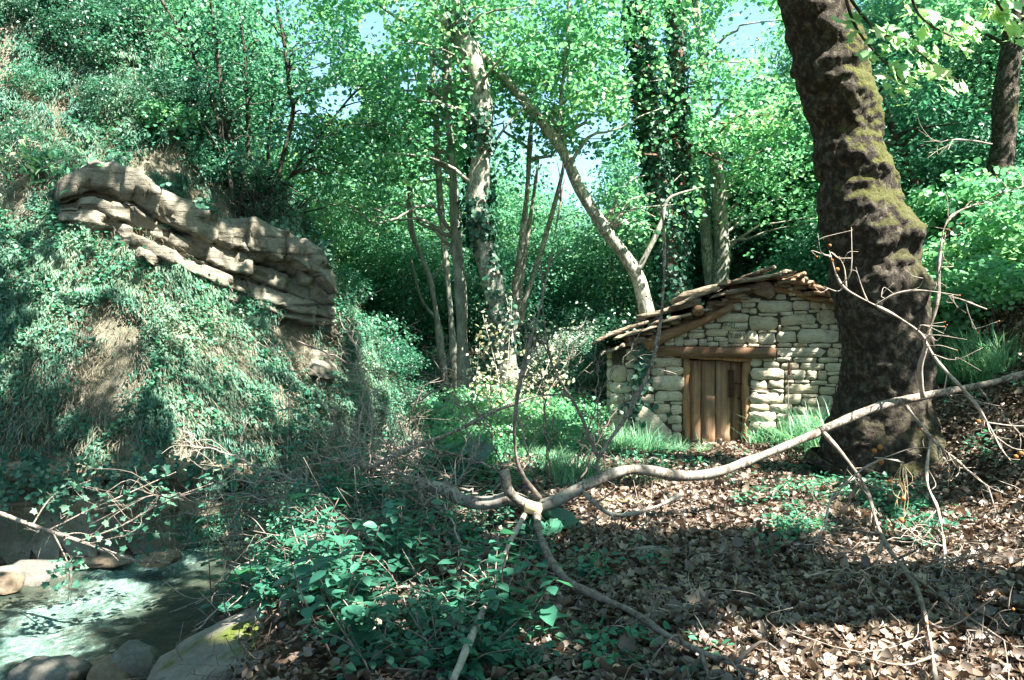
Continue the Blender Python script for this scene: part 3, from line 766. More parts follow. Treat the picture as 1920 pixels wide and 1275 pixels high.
# ================================================================== STONE HUT
HUT_A = np.array([1.487, 12.0]); HUT_ROT = math.radians(-7.0)
EU = np.array([math.cos(HUT_ROT), math.sin(HUT_ROT), 0]); EV = np.array([-math.sin(HUT_ROT), math.cos(HUT_ROT), 0])
HO = np.array([HUT_A[0], HUT_A[1], 0.0])
def hp(u, v, z): return HO + EU * u + EV * v + np.array([0, 0, 1.0]) * z
def uz(px, py):
    """photo pixel to (u, z) on the hut's front plane"""
    r = ray(px, py); n = EV; o = np.array([0, 0, CAM_Z])
    t = ((HO - o) @ n) / (r @ n); p = o + r * t
    return np.array([(p - HO) @ EU, p[2]])
hut = thing('stone_hut', 'small dry stone hut with slab roof and weathered plank door', 'hut', HO)
GAB = [uz(*q) for q in [(1118, 655), (1180, 632), (1300, 590), (1380, 540), (1440, 522), (1520, 538), (1580, 565), (1720, 625)]]
def gable(u): return np.interp(u, [g[0] for g in GAB], [g[1] for g in GAB])
UR = 4.12; DEEP = 3.6
# wall core: front gable sheet (with a door opening), side and back walls
dl, dt = uz(1284, 664), uz(1403, 664); db = -.35
def prism(mb, poly, v0, v1):
    n = len(poly); V = [hp(u, v0, z) for u, z in poly] + [hp(u, v1, z) for u, z in poly]
    n0 = mb.n; mb.add(V[:], [[i, (i + 1) % n, (i + 1) % n + n, i + n] for i in range(n)])
    c0 = np.mean(V[:n], 0); c1 = np.mean(V[n:], 0); n1 = mb.n
    mb.add([c0, c1], np.zeros((0, 3), int))
    mb.also([[n0 + (i + 1) % n, n0 + i, n1] for i in range(n)]); mb.also([[n0 + i + n, n0 + (i + 1) % n + n, n1 + 1] for i in range(n)])
def prof(u0, u1, n=8): return [(u, float(gable(u)) - .06) for u in np.linspace(u1, u0, n)]
mb = MB()
prism(mb, [(0.02, db), (dl[0], db), (dl[0], dl[1])] + prof(.02, dl[0], 6), .004, .42)
prism(mb, [(dl[0], dl[1]), (dt[0], dt[1])] + prof(dl[0], dt[0], 6), .004, .42)
prism(mb, [(dt[0], db), (UR, db)] + prof(dt[0], UR, 10) + [(dt[0], dt[1])], .004, .42)
prism(mb, [(0.02, db), (.42, db), (.42, float(gable(.2)) - .1), (.02, float(gable(0)) - .06)], .42, DEEP)
prism(mb, [(UR - .4, db), (UR, db), (UR, float(gable(UR)) - .1), (UR - .4, float(gable(UR - .4)) - .1)], .42, DEEP)
prism(mb, [(0.02, db), (UR, db)] + prof(.02, UR, 14), DEEP, DEEP + .4)
wall = mb.build('wall', M['mortar'], hut)

def stone_mesh(poly, depth=.16, proud=.03, seed=0, bev=.22, n=11):
    """poly: outline in (u,z). returns V (world), tris"""
    P = np.array(poly, float); c = P.mean(0)
    L = np.linalg.norm(np.roll(P, -1, 0) - P, axis=1); cum = np.concatenate([[0], np.cumsum(L)])
    s = (np.arange(n) + .5 * RNG.random()) / n * cum[-1]
    PP = np.vstack([P, P[:1]]); out = np.stack([np.interp(s, cum, PP[:, 0]), np.interp(s, cum, PP[:, 1])], -1)
    sz = P.max(0) - P.min(0); m = min(sz)
    out = out + RNG.normal(0, .03 * m, out.shape)
    d = c - out; b = np.minimum(bev * m, .016) / np.maximum(np.linalg.norm(d, axis=1, keepdims=True), 1e-4)
    ins = out + d * np.minimum(b, .6) * RNG.uniform(.6, 1.3, (n, 1))
    tilt = RNG.normal(0, .035, 2)
    rings = []
    for ring, v in ((ins, -proud), (out, -proud + min(.02, .2 * m)), (out, depth)):
        vv = v + ((ring - c) @ tilt if v == -proud else 0)
        vv = np.broadcast_to(vv, (n,)) + (RNG.normal(0, .008, n) if v == -proud else 0)
        rings.append(np.array([hp(a[0], w_, a[1]) for a, w_ in zip(ring, vv)]))
    V = np.vstack(rings + [[hp(c[0], -proud - RNG.uniform(.0, .006), c[1])]])
    i = np.arange(n); j = (i + 1) % n; F = []
    F.append(np.stack([i, j, np.full(n, 3 * n)], -1))
    for a in (0, n):
        F.append(np.stack([a + i, a + n + i, a + n + j], -1)); F.append(np.stack([a + i, a + n + j, a + j], -1))
    return V, np.vstack(F)
def rect_poly(px0, py0, px1, py1, gapm=.0):
    a = uz(px0, py1); b = uz(px1, py0)
    u0, z0 = a + gapm; u1, z1 = b - gapm
    w_, h_ = u1 - u0, z1 - z0; c = min(w_, h_)
    k = [RNG.uniform(.03, .22) * c for _ in range(8)]
    return [(u0 + k[0], z0), (u1 - k[1], z0), (u1, z0 + k[2] * .8), (u1, z1 - k[3] * .8), (u1 - k[4], z1), (u0 + k[5], z1), (u0, z1 - k[6] * .8), (u0, z0 + k[7] * .8)]
CROPS = {1: (1100, 500, 7.085), 2: (1120, 640, 6.375), 3: (1280, 490, 7.085), 5: (1420, 490, 7.085), 6: (1400, 640, 7.085)}
STONES = {
 1: [(875, 990, 940, 1090), (1050, 930, 1165, 1000), (1165, 930, 1290, 1055), (1195, 870, 1340, 935), (1030, 1002, 1165, 1050), (770, 1010, 872, 1110)],
 2: [(345, 85, 485, 150), (345, 150, 490, 235), (335, 243, 470, 320), (160, 275, 350, 485), (355, 330, 450, 485), (150, 487, 430, 620), (155, 622, 320, 745),
     (322, 622, 405, 742), (405, 630, 445, 740), (145, 747, 330, 870), (330, 747, 440, 880), (135, 875, 330, 1000), (330, 882, 450, 1010), (140, 1003, 440, 1130), (140, 1132, 440, 1260),
     (488, 90, 600, 170), (492, 170, 620, 260), (475, 262, 610, 370), (455, 375, 620, 484), (435, 487, 640, 620), (448, 625, 685, 740), (600, 80, 680, 150),
     (650, 150, 768, 205), (770, 140, 935, 195), (625, 195, 1005, 305), (645, 315, 805, 410), (815, 300, 1035, 405), (645, 412, 1035, 588), (690, 592, 1020, 712),
     (670, 714, 800, 744), (870, 720, 1015, 755), (670, 747, 868, 860), (875, 757, 1010, 880), (840, 885, 1010, 980), (690, 862, 838, 960), (895, 985, 1010, 1080), (895, 1085, 1000, 1250)],
 3: [(660, 555, 780, 655), (785, 545, 965, 618), (885, 620, 985, 700), (435, 690, 880, 805), (780, 622, 882, 686), (515, 808, 875, 920), (884, 728, 1262, 915), (1000, 690, 1270, 726),
     (420, 650, 640, 690), (235, 735, 425, 820), (280, 822, 510, 897), (40, 835, 255, 905), (85, 907, 295, 940), (300, 902, 605, 1000), (75, 942, 295, 1025), (15, 1028, 200, 1125),
     (210, 1035, 325, 1130), (325, 1003, 408, 1062), (412, 1003, 600, 1062), (480, 1064, 608, 1092), (330, 1068, 478, 1138), (482, 1094, 640, 1138), (612, 925, 850, 1098), (855, 922, 1000, 1093),
     (1015, 952, 1235, 1108), (1002, 917, 1120, 950), (1124, 918, 1245, 948), (645, 1102, 860, 1138), (865, 1098, 1010, 1140), (1015, 1112, 1240, 1145), (740, 490, 1035, 545), (310, 590, 475, 655), (520, 490, 640, 570)],
 5: [(10, 518, 460, 685), (470, 522, 695, 658), (700, 522, 850, 640), (680, 643, 835, 682), (300, 668, 480, 722), (485, 664, 670, 700), (305, 702, 780, 850), (787, 686, 822, 790),
     (818, 645, 1030, 845), (845, 850, 942, 905), (955, 838, 1105, 915), (580, 828, 800, 890), (320, 865, 575, 920), (258, 932, 515, 1080), (525, 896, 1095, 1085), (275, 850, 315, 920),
     (265, 1085, 455, 1135), (470, 1085, 665, 1140), (675, 1092, 980, 1145), (1000, 1092, 1130, 1153), (250, 1147, 915, 1268), (935, 1157, 1090, 1275), (1095, 1160, 1200, 1270),
     (245, 437, 380, 508), (530, 452, 630, 512), (440, 482, 526, 516), (640, 410, 755, 512), (760, 470, 870, 516), (855, 525, 960, 640), (962, 560, 1060, 640), (1035, 650, 1130, 835), (1110, 840, 1250, 1000), (1110, 1005, 1260, 1085)],
 6: [(40, 195, 205, 335), (210, 205, 385, 264), (225, 268, 430, 350), (390, 210, 605, 265), (615, 212, 935, 283), (945, 216, 1215, 280), (1225, 235, 1380, 285), (455, 284, 695, 370),
     (710, 290, 1030, 385), (1045, 290, 1300, 402), (40, 352, 500, 505), (508, 378, 780, 510), (785, 382, 930, 515), (940, 392, 1062, 515), (1068, 405, 1245, 450), (1085, 452, 1320, 565),
     (500, 514, 628, 556), (635, 515, 835, 555), (845, 520, 1070, 578), (1040, 568, 1190, 600), (45, 512, 275, 645), (280, 508, 494, 630), (500, 562, 958, 696), (965, 602, 1180, 710),
     (305, 634, 494, 680), (40, 648, 300, 675), (30, 680, 495, 828), (500, 700, 720, 840), (730, 702, 955, 742), (730, 746, 940, 860), (945, 720, 1150, 860), (305, 838, 608, 950),
     (612, 866, 800, 965), (30, 832, 300, 930), (400, 955, 585, 1045), (590, 968, 790, 1090), (800, 866, 1150, 990), (30, 934, 395, 1060), (30, 1065, 400, 1200), (405, 1050, 585, 1200),
     (592, 1095, 780, 1200), (790, 995, 1150, 1150), (1160, 720, 1400, 860), (1190, 570, 1400, 715), (1310, 290, 1420, 560), (1160, 866, 1400, 1000)]}
n_st = 0
for k, lst in STONES.items():
    ox, oy, s = CROPS[k]
    for (a, b, c, d) in lst:
        r = rect_poly(ox + a / s, oy + b / s, ox + c / s, oy + d / s)
        V_, F_ = stone_mesh(r, .15, RNG.uniform(.010, .026), n_st)
        mk('stone', V_, F_, M['wall_stone'], wall); n_st += 1
for poly, mt, pr in [([(930, 300), (1040, 262), (1200, 300), (1235, 420), (1180, 505), (1010, 470), (920, 400)], 'rubble', .08),
                     ([(1250, 368), (1370, 360), (1378, 430), (1250, 433)], 'rubble', .0), ([(1378, 350), (1480, 335), (1515, 400), (1500, 465), (1400, 462)], 'wall_stone', .06),
                     ([(600, 330), (740, 300), (905, 330), (900, 400), (760, 440), (640, 420)], 'rubble', -.04)]:
    V_, F_ = stone_mesh([uz(1280 + a / 7.085, 490 + b / 7.085) for a, b in poly], .2, pr, 0, .3)
    mk('stone', V_, F_, M[mt], wall)
sp = [(450, 880), (560, 765), (640, 800), (760, 925), (875, 1040), (890, 1250), (440, 1270)]
V_, F_ = stone_mesh([uz(1120 + a / 6.375, 640 + b / 6.375) for a, b in sp], .05, .10, 0, .12, 14)
mk('stone', V_, F_, M['wall_stone'], wall)['label'] = 'big smooth slab leaning against the wall beside the door'
# small chinking stones in the gaps under the roof
for i in range(46):
    u = RNG.uniform(.15, UR - .1); z = float(gable(u)) - RNG.uniform(.02, .16); s = RNG.uniform(.05, .11)
    a = RNG.uniform(0, 6.28, 1)
    pl = [(u + s * 1.5 * math.cos(t), z + s * .55 * math.sin(t)) for t in np.linspace(0, 6.28, 8)[:-1]]
    V_, F_ = stone_mesh(pl, .15, RNG.uniform(-.02, .03), i, .3, 8)
    mk('stone', V_, F_, M['rubble' if i % 3 else 'wall_stone'], wall)
# side walls in courses
for side in (0, 1):
    z = -.1
    while z < 1.35:
        hgt = RNG.uniform(.1, .2); v = .1
        while v < DEEP + .3:
            L = RNG.uniform(.2, .5); ue = -.02 if side == 0 else UR + .02
            sg = -1 if side == 0 else 1
            lp = [(v + .03, z + .01), (v + L - .03, z + .01), (v + L, z + .05), (v + L, z + hgt - .05), (v + L - .03, z + hgt), (v + .03, z + hgt), (v, z + hgt - .05), (v, z + .05)]
            front = [hp(ue + sg * .03, a, b) for a, b in lp]; back = [hp(ue - sg * .05, a, b) for a, b in lp]; c = np.mean(front, 0) + EU * sg * .015
            V_ = np.vstack([front, back, [c]]); i = np.arange(8); j = (i + 1) % 8
            F_ = np.vstack([np.stack([i, j, np.full(8, 16)], -1), np.stack([i, i + 8, j + 8], -1), np.stack([i, j + 8, j], -1)])
            mk('stone', V_, F_, M['wall_stone'], wall); v += L + .012
        z += hgt + .012
# writing on two stones, drawn as charcoal strokes
def lettering(txt, px, py, size, label):
    c = bpy.data.curves.new('lettering', 'FONT'); c.body = txt; c.size = size; c.extrude = .002; c.align_x = 'CENTER'; c.align_y = 'CENTER'
    c.materials.append(M['charcoal']); o = bpy.data.objects.new('lettering', c); COL.objects.link(o)
    bpy.context.view_layer.update()
    me = bpy.data.meshes.new_from_object(o.evaluated_get(bpy.context.evaluated_depsgraph_get()))
    bpy.data.objects.remove(o); o = bpy.data.objects.new('lettering', me); COL.objects.link(o)
    u, z = uz(px, py); o.parent = wall
    p = hp(u, -.046, z) - HO
    o.location = tuple(p); o.rotation_euler = (math.radians(90), 0, HUT_ROT); o['label'] = label
lettering('CION', 1364, 608, .085, 'charcoal letters on a wall stone')
lettering('FANTOLH', 1388, 615, .062, 'charcoal name on a wall stone')
lettering('ET.893', 1378, 630, .10, 'charcoal date on a wall stone')

# boxes in hut coordinates with slightly wandering edges
def hbox(mb, u0, u1, v0, v1, z0, z1, seg=6, along='z', wob=.006, skew=0.0):
    ts = np.linspace(0, 1, seg); V = []
    for t in ts:
        w0, w1, w2, w3 = RNG.normal(0, wob, 4)
        if along == 'z':
            z = z0 + (z1 - z0) * t
            V += [hp(u0 + w0, v0 + w2, z), hp(u1 + w1, v0 + w2, z), hp(u1 + w1, v1, z), hp(u0 + w0, v1, z)]
        else:
            u = u0 + (u1 - u0) * t; s = skew * t
            V += [hp(u, v0 + w2, z0 + w0 + s), hp(u, v0 + w2, z1 + w1 + s), hp(u, v1, z1 + w1 + s), hp(u, v1, z0 + w0 + s)]
    F = []
    for i in range(seg - 1):
        for j in range(4): F.append([i * 4 + j, i * 4 + (j + 1) % 4, i * 4 + 4 + (j + 1) % 4, i * 4 + 4 + j])
    F.append([3, 2, 1, 0]); e = (seg - 1) * 4; F.append([e, e + 1, e + 2, e + 3])
    mb.add(np.array(V), F)
def hpart(name, parent, matn, *a, **k):
    mb = MB(); hbox(mb, *a, **k); return mb.build(name, M[matn], parent)
l0, l1 = uz(1232, 662), uz(1453, 648)
hpart('lintel', hut, 'beam_wood', l0[0], l1[0], -.075, .3, uz(0, 668)[1] + .025, l1[1] - .005, seg=9, along='u', wob=.005, skew=-.03)
z0 = -.02
fr0, fr1 = uz(1281, 672), uz(1406, 672)
pl_ = [uz(p, 0)[0] for p in (1293, 1315.5, 1343, 1371.5, 1392)]
door = hpart('door', hut, 'door_wood', pl_[0], pl_[-1], .13, .155, z0, fr0[1] - .03, seg=3)
door['label'] = 'weathered brown plank door'
for i in range(4):
    hpart('plank', door, 'door_wood', pl_[i] + .006, pl_[i + 1] - .006, .085 + .006 * (i % 2) + (.025 if i == 3 else 0), .128, z0 + .01 * i, fr0[1] - .035, seg=9, wob=.004)
uu = uz(1368, 694); ub = uz(1376.5, 745)
hpart('latch_board', door, 'iron', uu[0], ub[0], .045, .083, ub[1], uu[1], seg=3, wob=.002)
kx = uz(1387, 748)
mb = MB(); add_tube(mb, [hp(kx[0], .06, kx[1]), hp(kx[0], .1, kx[1])], .016, 8); mb.build('latch_hole', M['iron'], door)
kx = uz(1386, 720); mb = MB(); add_tube(mb, [hp(uz(1376, 0)[0], .06, kx[1] + .01), hp(uz(1398, 0)[0], .03, kx[1])], .012, 6); mb.build('latch_bar', M['iron'], door)
frm = hpart('door_frame', hut, 'frame_wood', fr0[0], pl_[0] - .004, .0, .2, z0, fr0[1], seg=9, wob=.008)
hpart('frame_post', frm, 'frame_wood', pl_[-1] + .004, fr1[0], .0, .2, z0, fr1[1], seg=9, wob=.008)
hpart('frame_head', frm, 'frame_wood', fr0[0] - .01, fr1[0] + .02, -.015, .19, fr0[1] + .003, fr0[1] + .055, seg=7, along='u', wob=.004, skew=-.045)
V_, F_ = boulder(hp((fr0[0] + fr1[0]) / 2, .02, -.06), (.55, .2, .08), 61, 3, .15, HUT_ROT)
mk('threshold_stone', V_, F_, M['wall_stone'], hut, smooth=True)
mb = MB(); hbox(mb, fr0[0] - .1, fr1[0] + .1, .5, .55, db, fr0[1] + .2, 2); mb.build('dark_backing', M['mortar'], hut)  # dark sheet behind the door, standing in for the shade inside

# roof: beams, rafters, packed stones and slabs
roof = thing('roof', 'x', 'x', HO); roof.parent = hut; roof.location = (0, 0, 0)
for kx in ('label', 'category'): del roof[kx]
def roofmk(name, V, F, m): return mk(name, V, F, M[m], roof)
def wbeam(p0, p1, r0, r1, name='rafter', v0=-.06, v1=-.1, m='beam_wood'):
    a = uz(*p0); b = uz(*p1); pts = [hp(a[0] * (1 - t) + b[0] * t, v0 * (1 - t) + v1 * t, a[1] * (1 - t) + b[1] * t + .012 * math.sin(7 * t)) for t in np.linspace(0, 1, 9)]
    mb = MB(); add_tube(mb, pts, np.linspace(r0, r1, 9), 8, lambda V, D: .012 * vnoise(V * 9, 4)); mb.build(name, M[m], roof)
wbeam((1210, 647), (1372, 576), .10, .045)
wbeam((1290, 600), (1400, 552), .05, .06, 'rafter', .02, .02)
wbeam((1440, 540), (1600, 575), .05, .05, 'rafter', -.02, -.02)
def purlin(px, py, r, vout=-.28):
    u, z = uz(px, py); mb = MB(); add_tube(mb, [hp(u, v, z + .02 * v) for v in np.linspace(DEEP + .3, vout, 6)], r, 10, lambda V, D: .01 * vnoise(V * 8, 2)); mb.build('purlin', M['beam_wood'], roof)
purlin(1306, 583, .085); purlin(1180, 636, .07, -.1); purlin(1490, 545, .07, -.05); purlin(1400, 545, .08, -.0); purlin(1440, 535, .07, .05)

def rslab(p0, p1, thick, v0, v1, seed, m='slate', jag=.04, lift=0.0, name='roof_slab'):
    """a roof slab seen edge on from p0 to p1 (photo pixels of its lower edge), from depth v0 to v1"""
    a = uz(*p0); b = uz(*p1); n = 9; V = []
    for t in np.linspace(0, 1, n):
        u = a[0] * (1 - t) + b[0] * t; z = a[1] * (1 - t) + b[1] * t + lift
        th = thick * (1 + .35 * math.sin(seed * 3.3 + t * 5) * .8) * (.6 if t in (0., 1.) else 1)
        for vv in (v0 + RNG.normal(0, jag), v1):
            sag = .012 * math.sin(seed + t * 4)
            V += [hp(u, vv, z + sag), hp(u + RNG.normal(0, .01), vv + RNG.normal(0, .015), z + th + sag + RNG.normal(0, .006))]
    F = []
    for i in range(n - 1):
        o_ = i * 4; q = o_ + 4
        F += [[o_, q, q + 1, o_ + 1], [o_ + 1, q + 1, q + 3, o_ + 3], [o_ + 3, q + 3, q + 2, o_ + 2], [o_ + 2, q + 2, q, o_]]
    F += [[0, 1, 3, 2], [(n - 1) * 4 + 2, (n - 1) * 4 + 3, (n - 1) * 4 + 1, (n - 1) * 4]]
    return mk(name, np.array(V), np.array(F), M[m], roof)
front = [((1113, 646), (1215, 605), .055), ((1128, 668), (1172, 648), .05), ((1150, 640), (1232, 612), .05), ((1193, 600), (1312, 572), .095), ((1215, 612), (1330, 584), .055),
         ((1255, 578), (1345, 547), .06), ((1262, 568), (1405, 526), .085), ((1330, 562), (1400, 545), .05), ((1345, 540), (1435, 522), .06), ((1395, 520), (1450, 506), .05),
         ((1410, 528), (1470, 520), .055), ((1436, 521), (1482, 517), .05), ((1455, 534), (1510, 528), .06)]
for i, (a, b, t) in enumerate(front):
    rslab(a, b, t, -.22 - .05 * (i % 3), .55, i)
for i, (a, b, t) in enumerate([((1476, 533), (1520, 534), .075), ((1484, 522), (1504, 520), .05), ((1512, 538), (1548, 550), .045), ((1522, 550), (1560, 563), .05), ((1530, 545), (1580, 562), .04), ((1550, 566), (1600, 585), .06), ((1575, 580), (1640, 606), .06), ((1600, 588), (1700, 628), .06)]):
    rslab(a, b, t, -.2 - .04 * (i % 2), .5, 40 + i, 'roof_tile')
rowi = 0
for v in np.arange(.45, DEEP + .3, .52):
    for (px0, py0, px1, py1) in [(1116, 645, 1440, 513), (1440, 513, 1700, 622)]:
        for tt in np.linspace(0, .8, 5):
            t0 = tt + RNG.uniform(-.03, .03); t1 = t0 + .3
            q0 = (px0 + (px1 - px0) * t0, py0 + (py1 - py0) * t0 - 1); q1 = (px0 + (px1 - px0) * t1, py0 + (py1 - py0) * t1 - 1)
            rslab(q0, q1, .045, v + RNG.uniform(-.05, .05), v + .62, rowi, 'slate', .03, .01 + .012 * (rowi % 3)); rowi += 1
# packing stones between slabs and wall
for i, (px, py, r, s) in enumerate([(1240, 612, .09, .6), (1262, 606, .08, .7), (1215, 626, .07, .6), (1330, 590, .07, .6), (1290, 596, .06, .6), (1380, 556, .09, .7), (1180, 646, .08, .6),
                                    (1395, 560, .06, .5), (1500, 540, .07, .8), (1520, 552, .07, .7), (1545, 562, .06, .7), (1470, 536, .07, .8), (1350, 572, .06, .6), (1200, 640, .06, .6), (1560, 572, .07, .7), (1412, 540, .08, .8)]):
    u, z = uz(px, py); V_, F_ = boulder(hp(u, .0, z), (r * 1.5, .14, r * s), 200 + i, 2, .3, HUT_ROT)
    roofmk('packing_stone', V_, F_, 'rubble')

# ================================================================== TREES
def crown_leaves(mb, C, rad, per, size, tpl, flat=.4, droop=.35, prune=True, gaps=True, r0=0.0, holes=True):
    """bough clusters: C (k,3) centres; leaves in flattened tiers, tips outwards and down"""
    C = np.asarray(C, float)
    if len(C) == 0: return
    rad = np.array(np.broadcast_to(rad, (len(C),)))
    if prune: g = ~sun_blocked(C); C, rad = C[g], rad[g]
    if gaps: g = ~(in_gap(C) & (RNG.random(len(C)) < .93)); C, rad = C[g], rad[g]
    if len(C) == 0: return
    k = len(C); n = k * per
    ci = np.repeat(np.arange(k), per)
    rr = np.broadcast_to(rad, (k,))[ci]
    o_ = rdir(n) * (RNG.random(n) ** .45)[:, None]
    # each bough is tilted a little
    tilt = RNG.normal(0, .3, (k, 2))[ci]
    P = C[ci] + o_ * rr[:, None] * np.array([1, 1, flat]) + np.c_[np.zeros(n), np.zeros(n), (o_[:, :2] * tilt).sum(1) * rr]
    g = np.ones(n, bool)
    if gaps: g &= ~(in_gap(P) & (RNG.random(n) < .85)) & ~(hides(P) & (RNG.random(n) < .88))
    if holes: g &= ~sun_blocked(P, .97, .06)
    P = P[g]; o_ = o_[g]; ci = ci[g]
    n = len(P)
    D = o_ * np.array([1, 1, .3]) + rdir(n) * .5 - np.array([0, 0, droop])
    Nn = np.array([0, 0, 1.0]) + rdir(n) * .75
    cr = RNG.random(k)[ci]
    leaves(mb, P, D, Nn, size * RNG.uniform(.65, 1.25, n), tpl, np.clip(r0 + .55 * RNG.random(n) + .4 * cr, 0, 1))

def ell_points(c, r, n, shell=.35):
    d = rdir(n); q = (shell + (1 - shell) * RNG.random(n)) ** .6
    return np.asarray(c) + d * q[:, None] * np.asarray(r)

def px_trunk(pl, depth, lean=0.0, extra=None):
    """[(px,py,width px)] -> points and radii, bottom first"""
    pts = []; rad = []
    for (x, y, wd) in pl:
        d = depth + lean * (pl[0][1] - y) / 600.0
        pts.append(at(x, y, d)); rad.append(wd * d / FPX / 2)
    return np.array(pts), np.array(rad)

def ivy_on(mb, path, rad, n, size=.085, spread=.07, t0=0.0, t1=1.0, patchy=0.0):
    m = len(path); u = RNG.uniform(t0, t1, n) * (m - 1); i = np.minimum(u.astype(int), m - 2); f = (u - i)[:, None]
    P = path[i] * (1 - f) + path[i + 1] * f; T = nrm(path[i + 1] - path[i]); R = rad[i] * (1 - f[:, 0]) + rad[i + 1] * f[:, 0]
    d = rdir(n); d = nrm(d - T * (d * T).sum(1, keepdims=True))
    if patchy:
        keep = fbm(np.c_[P * 1.3] + d * .4, 3, 12) > (patchy - .5); P, T, R, d = P[keep], T[keep], R[keep], d[keep]
    n = len(P)
    P = P + d * (R + RNG.random(n) ** 1.6 * spread)[:, None]
    D = -np.array([0, 0, 1.0]) + rdir(n) * .45 + d * .35
    leaves(mb, P, D, d + rdir(n) * .4, size * RNG.uniform(.55, 1.25, n), MAPLE)

def limbs(mb, start, ends, r0, sag=.12, n=8, k=5):
    for s, e in zip(start, ends):
        L = np.linalg.norm(e - s)
        mid = (s + e) / 2 + np.array([0, 0, L * sag]) + RNG.normal(0, .07 * L, 3); q = s * .75 + e * .25 + np.array([0, 0, L * sag * .8]) + RNG.normal(0, .04 * L, 3)
        p = smooth_path([s, q, mid, e], n); p[1:-1] += RNG.normal(0, .015 * L, (n - 2, 3))
        add_tube(mb, p, np.linspace(r0, r0 * .18, n), k)

def make_tree(name, label, path_px, depth, matn, crown=None, fork=None, lean=0.0, top=None, ivy=None, group=None, k=12, leafmat='leaf_bright', bump=.03,
              leaf=.088, per=78, crad=.8, tpl=MAP4, cat='tree', boughs=8, base_z=None, nlimb_r=.045, flat=.4):
    pts, rad = px_trunk(path_px, depth, lean)
    # carry the trunk down to the ground
    b = pts[0]; gz = tz(b[0], b[1])
    if b[2] > gz:
        dirn = nrm(pts[0] - pts[1]); ext = b + dirn * min((b[2] - gz) / max(.3, -dirn[2]), 3.0); ext[2] = tz(ext[0], ext[1]) - .1
        pts = np.vstack([ext, pts]); rad = np.concatenate([[rad[0] * 1.35], rad])
    if top is not None:
        for dx, dy, dz, r in top:
            pts = np.vstack([pts, pts[-1] + np.array([dx, dy, dz])]); rad = np.concatenate([rad, [r]])
    n = max(14, int(len(pts) * 7)); sm = smooth_path(np.c_[pts, rad], n); P = sm[:, :3]; R = np.maximum(sm[:, 3], .008)
    root = thing(name, label, cat, (P[0][0], P[0][1], P[0][2]), group)
    mb = MB(); add_tube(mb, P, R, k, lambda V, D: bump * fbm(V * np.array([2.5, 2.5, 1.2]), 3, 8))
    for fk in (fork or []):
        fp, fr = px_trunk(fk[0], depth + fk[1], 0); q = smooth_path(np.c_[fp, fr], max(8, len(fp) * 5))
        add_tube(mb, q[:, :3], np.maximum(q[:, 3], .006), 8, lambda V, D: .4 * bump * vnoise(V * 3, 8))
    mb.build('trunk', M[matn], root, smooth=True)
    if ivy:
        ib = MB()
        for args in ivy: ivy_on(ib, P, R, **args)
        o = ib.build('ivy', M['ivy'], root)
    if crown:
        cb = MB()
        for (c, r, n_) in crown:
            C = ell_points(c, r, n_)
            C = C[C[:, 2] > terrain(C[:, 0], C[:, 1]) + .8]
            C = C[~sun_blocked(C, .9, .0)]
            C = C[~(in_gap(C) & (RNG.random(len(C)) < .93))]
            C = C[~((topx(C)[1] < -70) & (RNG.random(len(C)) < .62))]
            if len(C) == 0: continue
            crown_leaves(cb, C, RNG.uniform(.6, 1.3, len(C)) * crad, per, leaf, tpl, prune=False, gaps=True, flat=flat)
            pick = C[RNG.permutation(len(C))[:boughs]]
            ti = np.clip(np.searchsorted(P[:, 2], pick[:, 2] - .3 * np.linalg.norm(pick[:, :2] - P[-1][:2], axis=1)), len(P) // 3, len(P) - 1) if P[-1][2] > P[0][2] else np.full(len(pick), len(P) - 1)
            for s_, e_ in zip(P[ti], pick):
                lb = MB(); limbs(lb, [s_], [e_], nlimb_r, k=5); lb.build('branch', M[matn], root, smooth=True)
        cb.build('crown', M[leafmat], root)
    return root, P, R

# ---- the big leaning plane tree in front of the hut
pl = [(1655, 905, 250), (1658, 868, 222), (1655, 820, 196), (1658, 770, 172), (1663, 700, 156), (1657, 600, 154), (1640, 500, 157), (1618, 400, 144), (1597, 300, 119), (1577, 200, 109), (1551, 100, 121), (1525, 0, 111)]
pts, rad = px_trunk(pl, 9.2, -.25)
pts[0][2] = tz(pts[0][0], pts[0][1]) - .15
up = pts[-1]; d_ = nrm(pts[-1] - pts[-3])
for kx, r in ((1.2, .31), (2.4, .27), (3.8, .2), (5.2, .12)):
    pts = np.vstack([pts, up + d_ * kx + np.array([.12 * kx, .05 * kx * kx, 0])]); rad = np.concatenate([rad, [r]])
sm = smooth_path(np.c_[pts, rad], 340); P, R = sm[:, :3], sm[:, 3]
big = thing('plane_tree', 'massive leaning mossy plane tree trunk standing before the hut', 'tree', (pts[0][0], pts[0][1], tz(pts[0][0], pts[0][1])))
def bigdisp(V, D):
    z = V[..., 2]
    wr = .03 * np.sin(z * 9 + 3 * vnoise(V * 1.3, 5) + V[..., 0] * 2) * sstep(1.2, 2.2, z) * (1 - sstep(4.6, 5.4, z))
    burl = .10 * np.maximum(0, fbm(V * np.array([1.6, 1.6, 2.2]), 3, 15)) * sstep(.8, 1.8, z)
    flare = .09 * np.maximum(0, np.sin(np.arctan2(D[..., 1], D[..., 0]) * 5 + 1.0)) * (1 - sstep(-.1, .9, z))
    plate = np.abs(fbm(V * np.array([9, 9, 5]), 3, 19)); crag = np.maximum(0, fbm(V * np.array([4, 4, 7]), 3, 23))
    return wr + .7 * burl + flare + .03 * fbm(V * 5, 4, 18) + .022 * plate + .045 * crag + .010 * fbm(V * 24, 2, 29)
mb = MB(); add_tube(mb, P, R, 120, bigdisp)
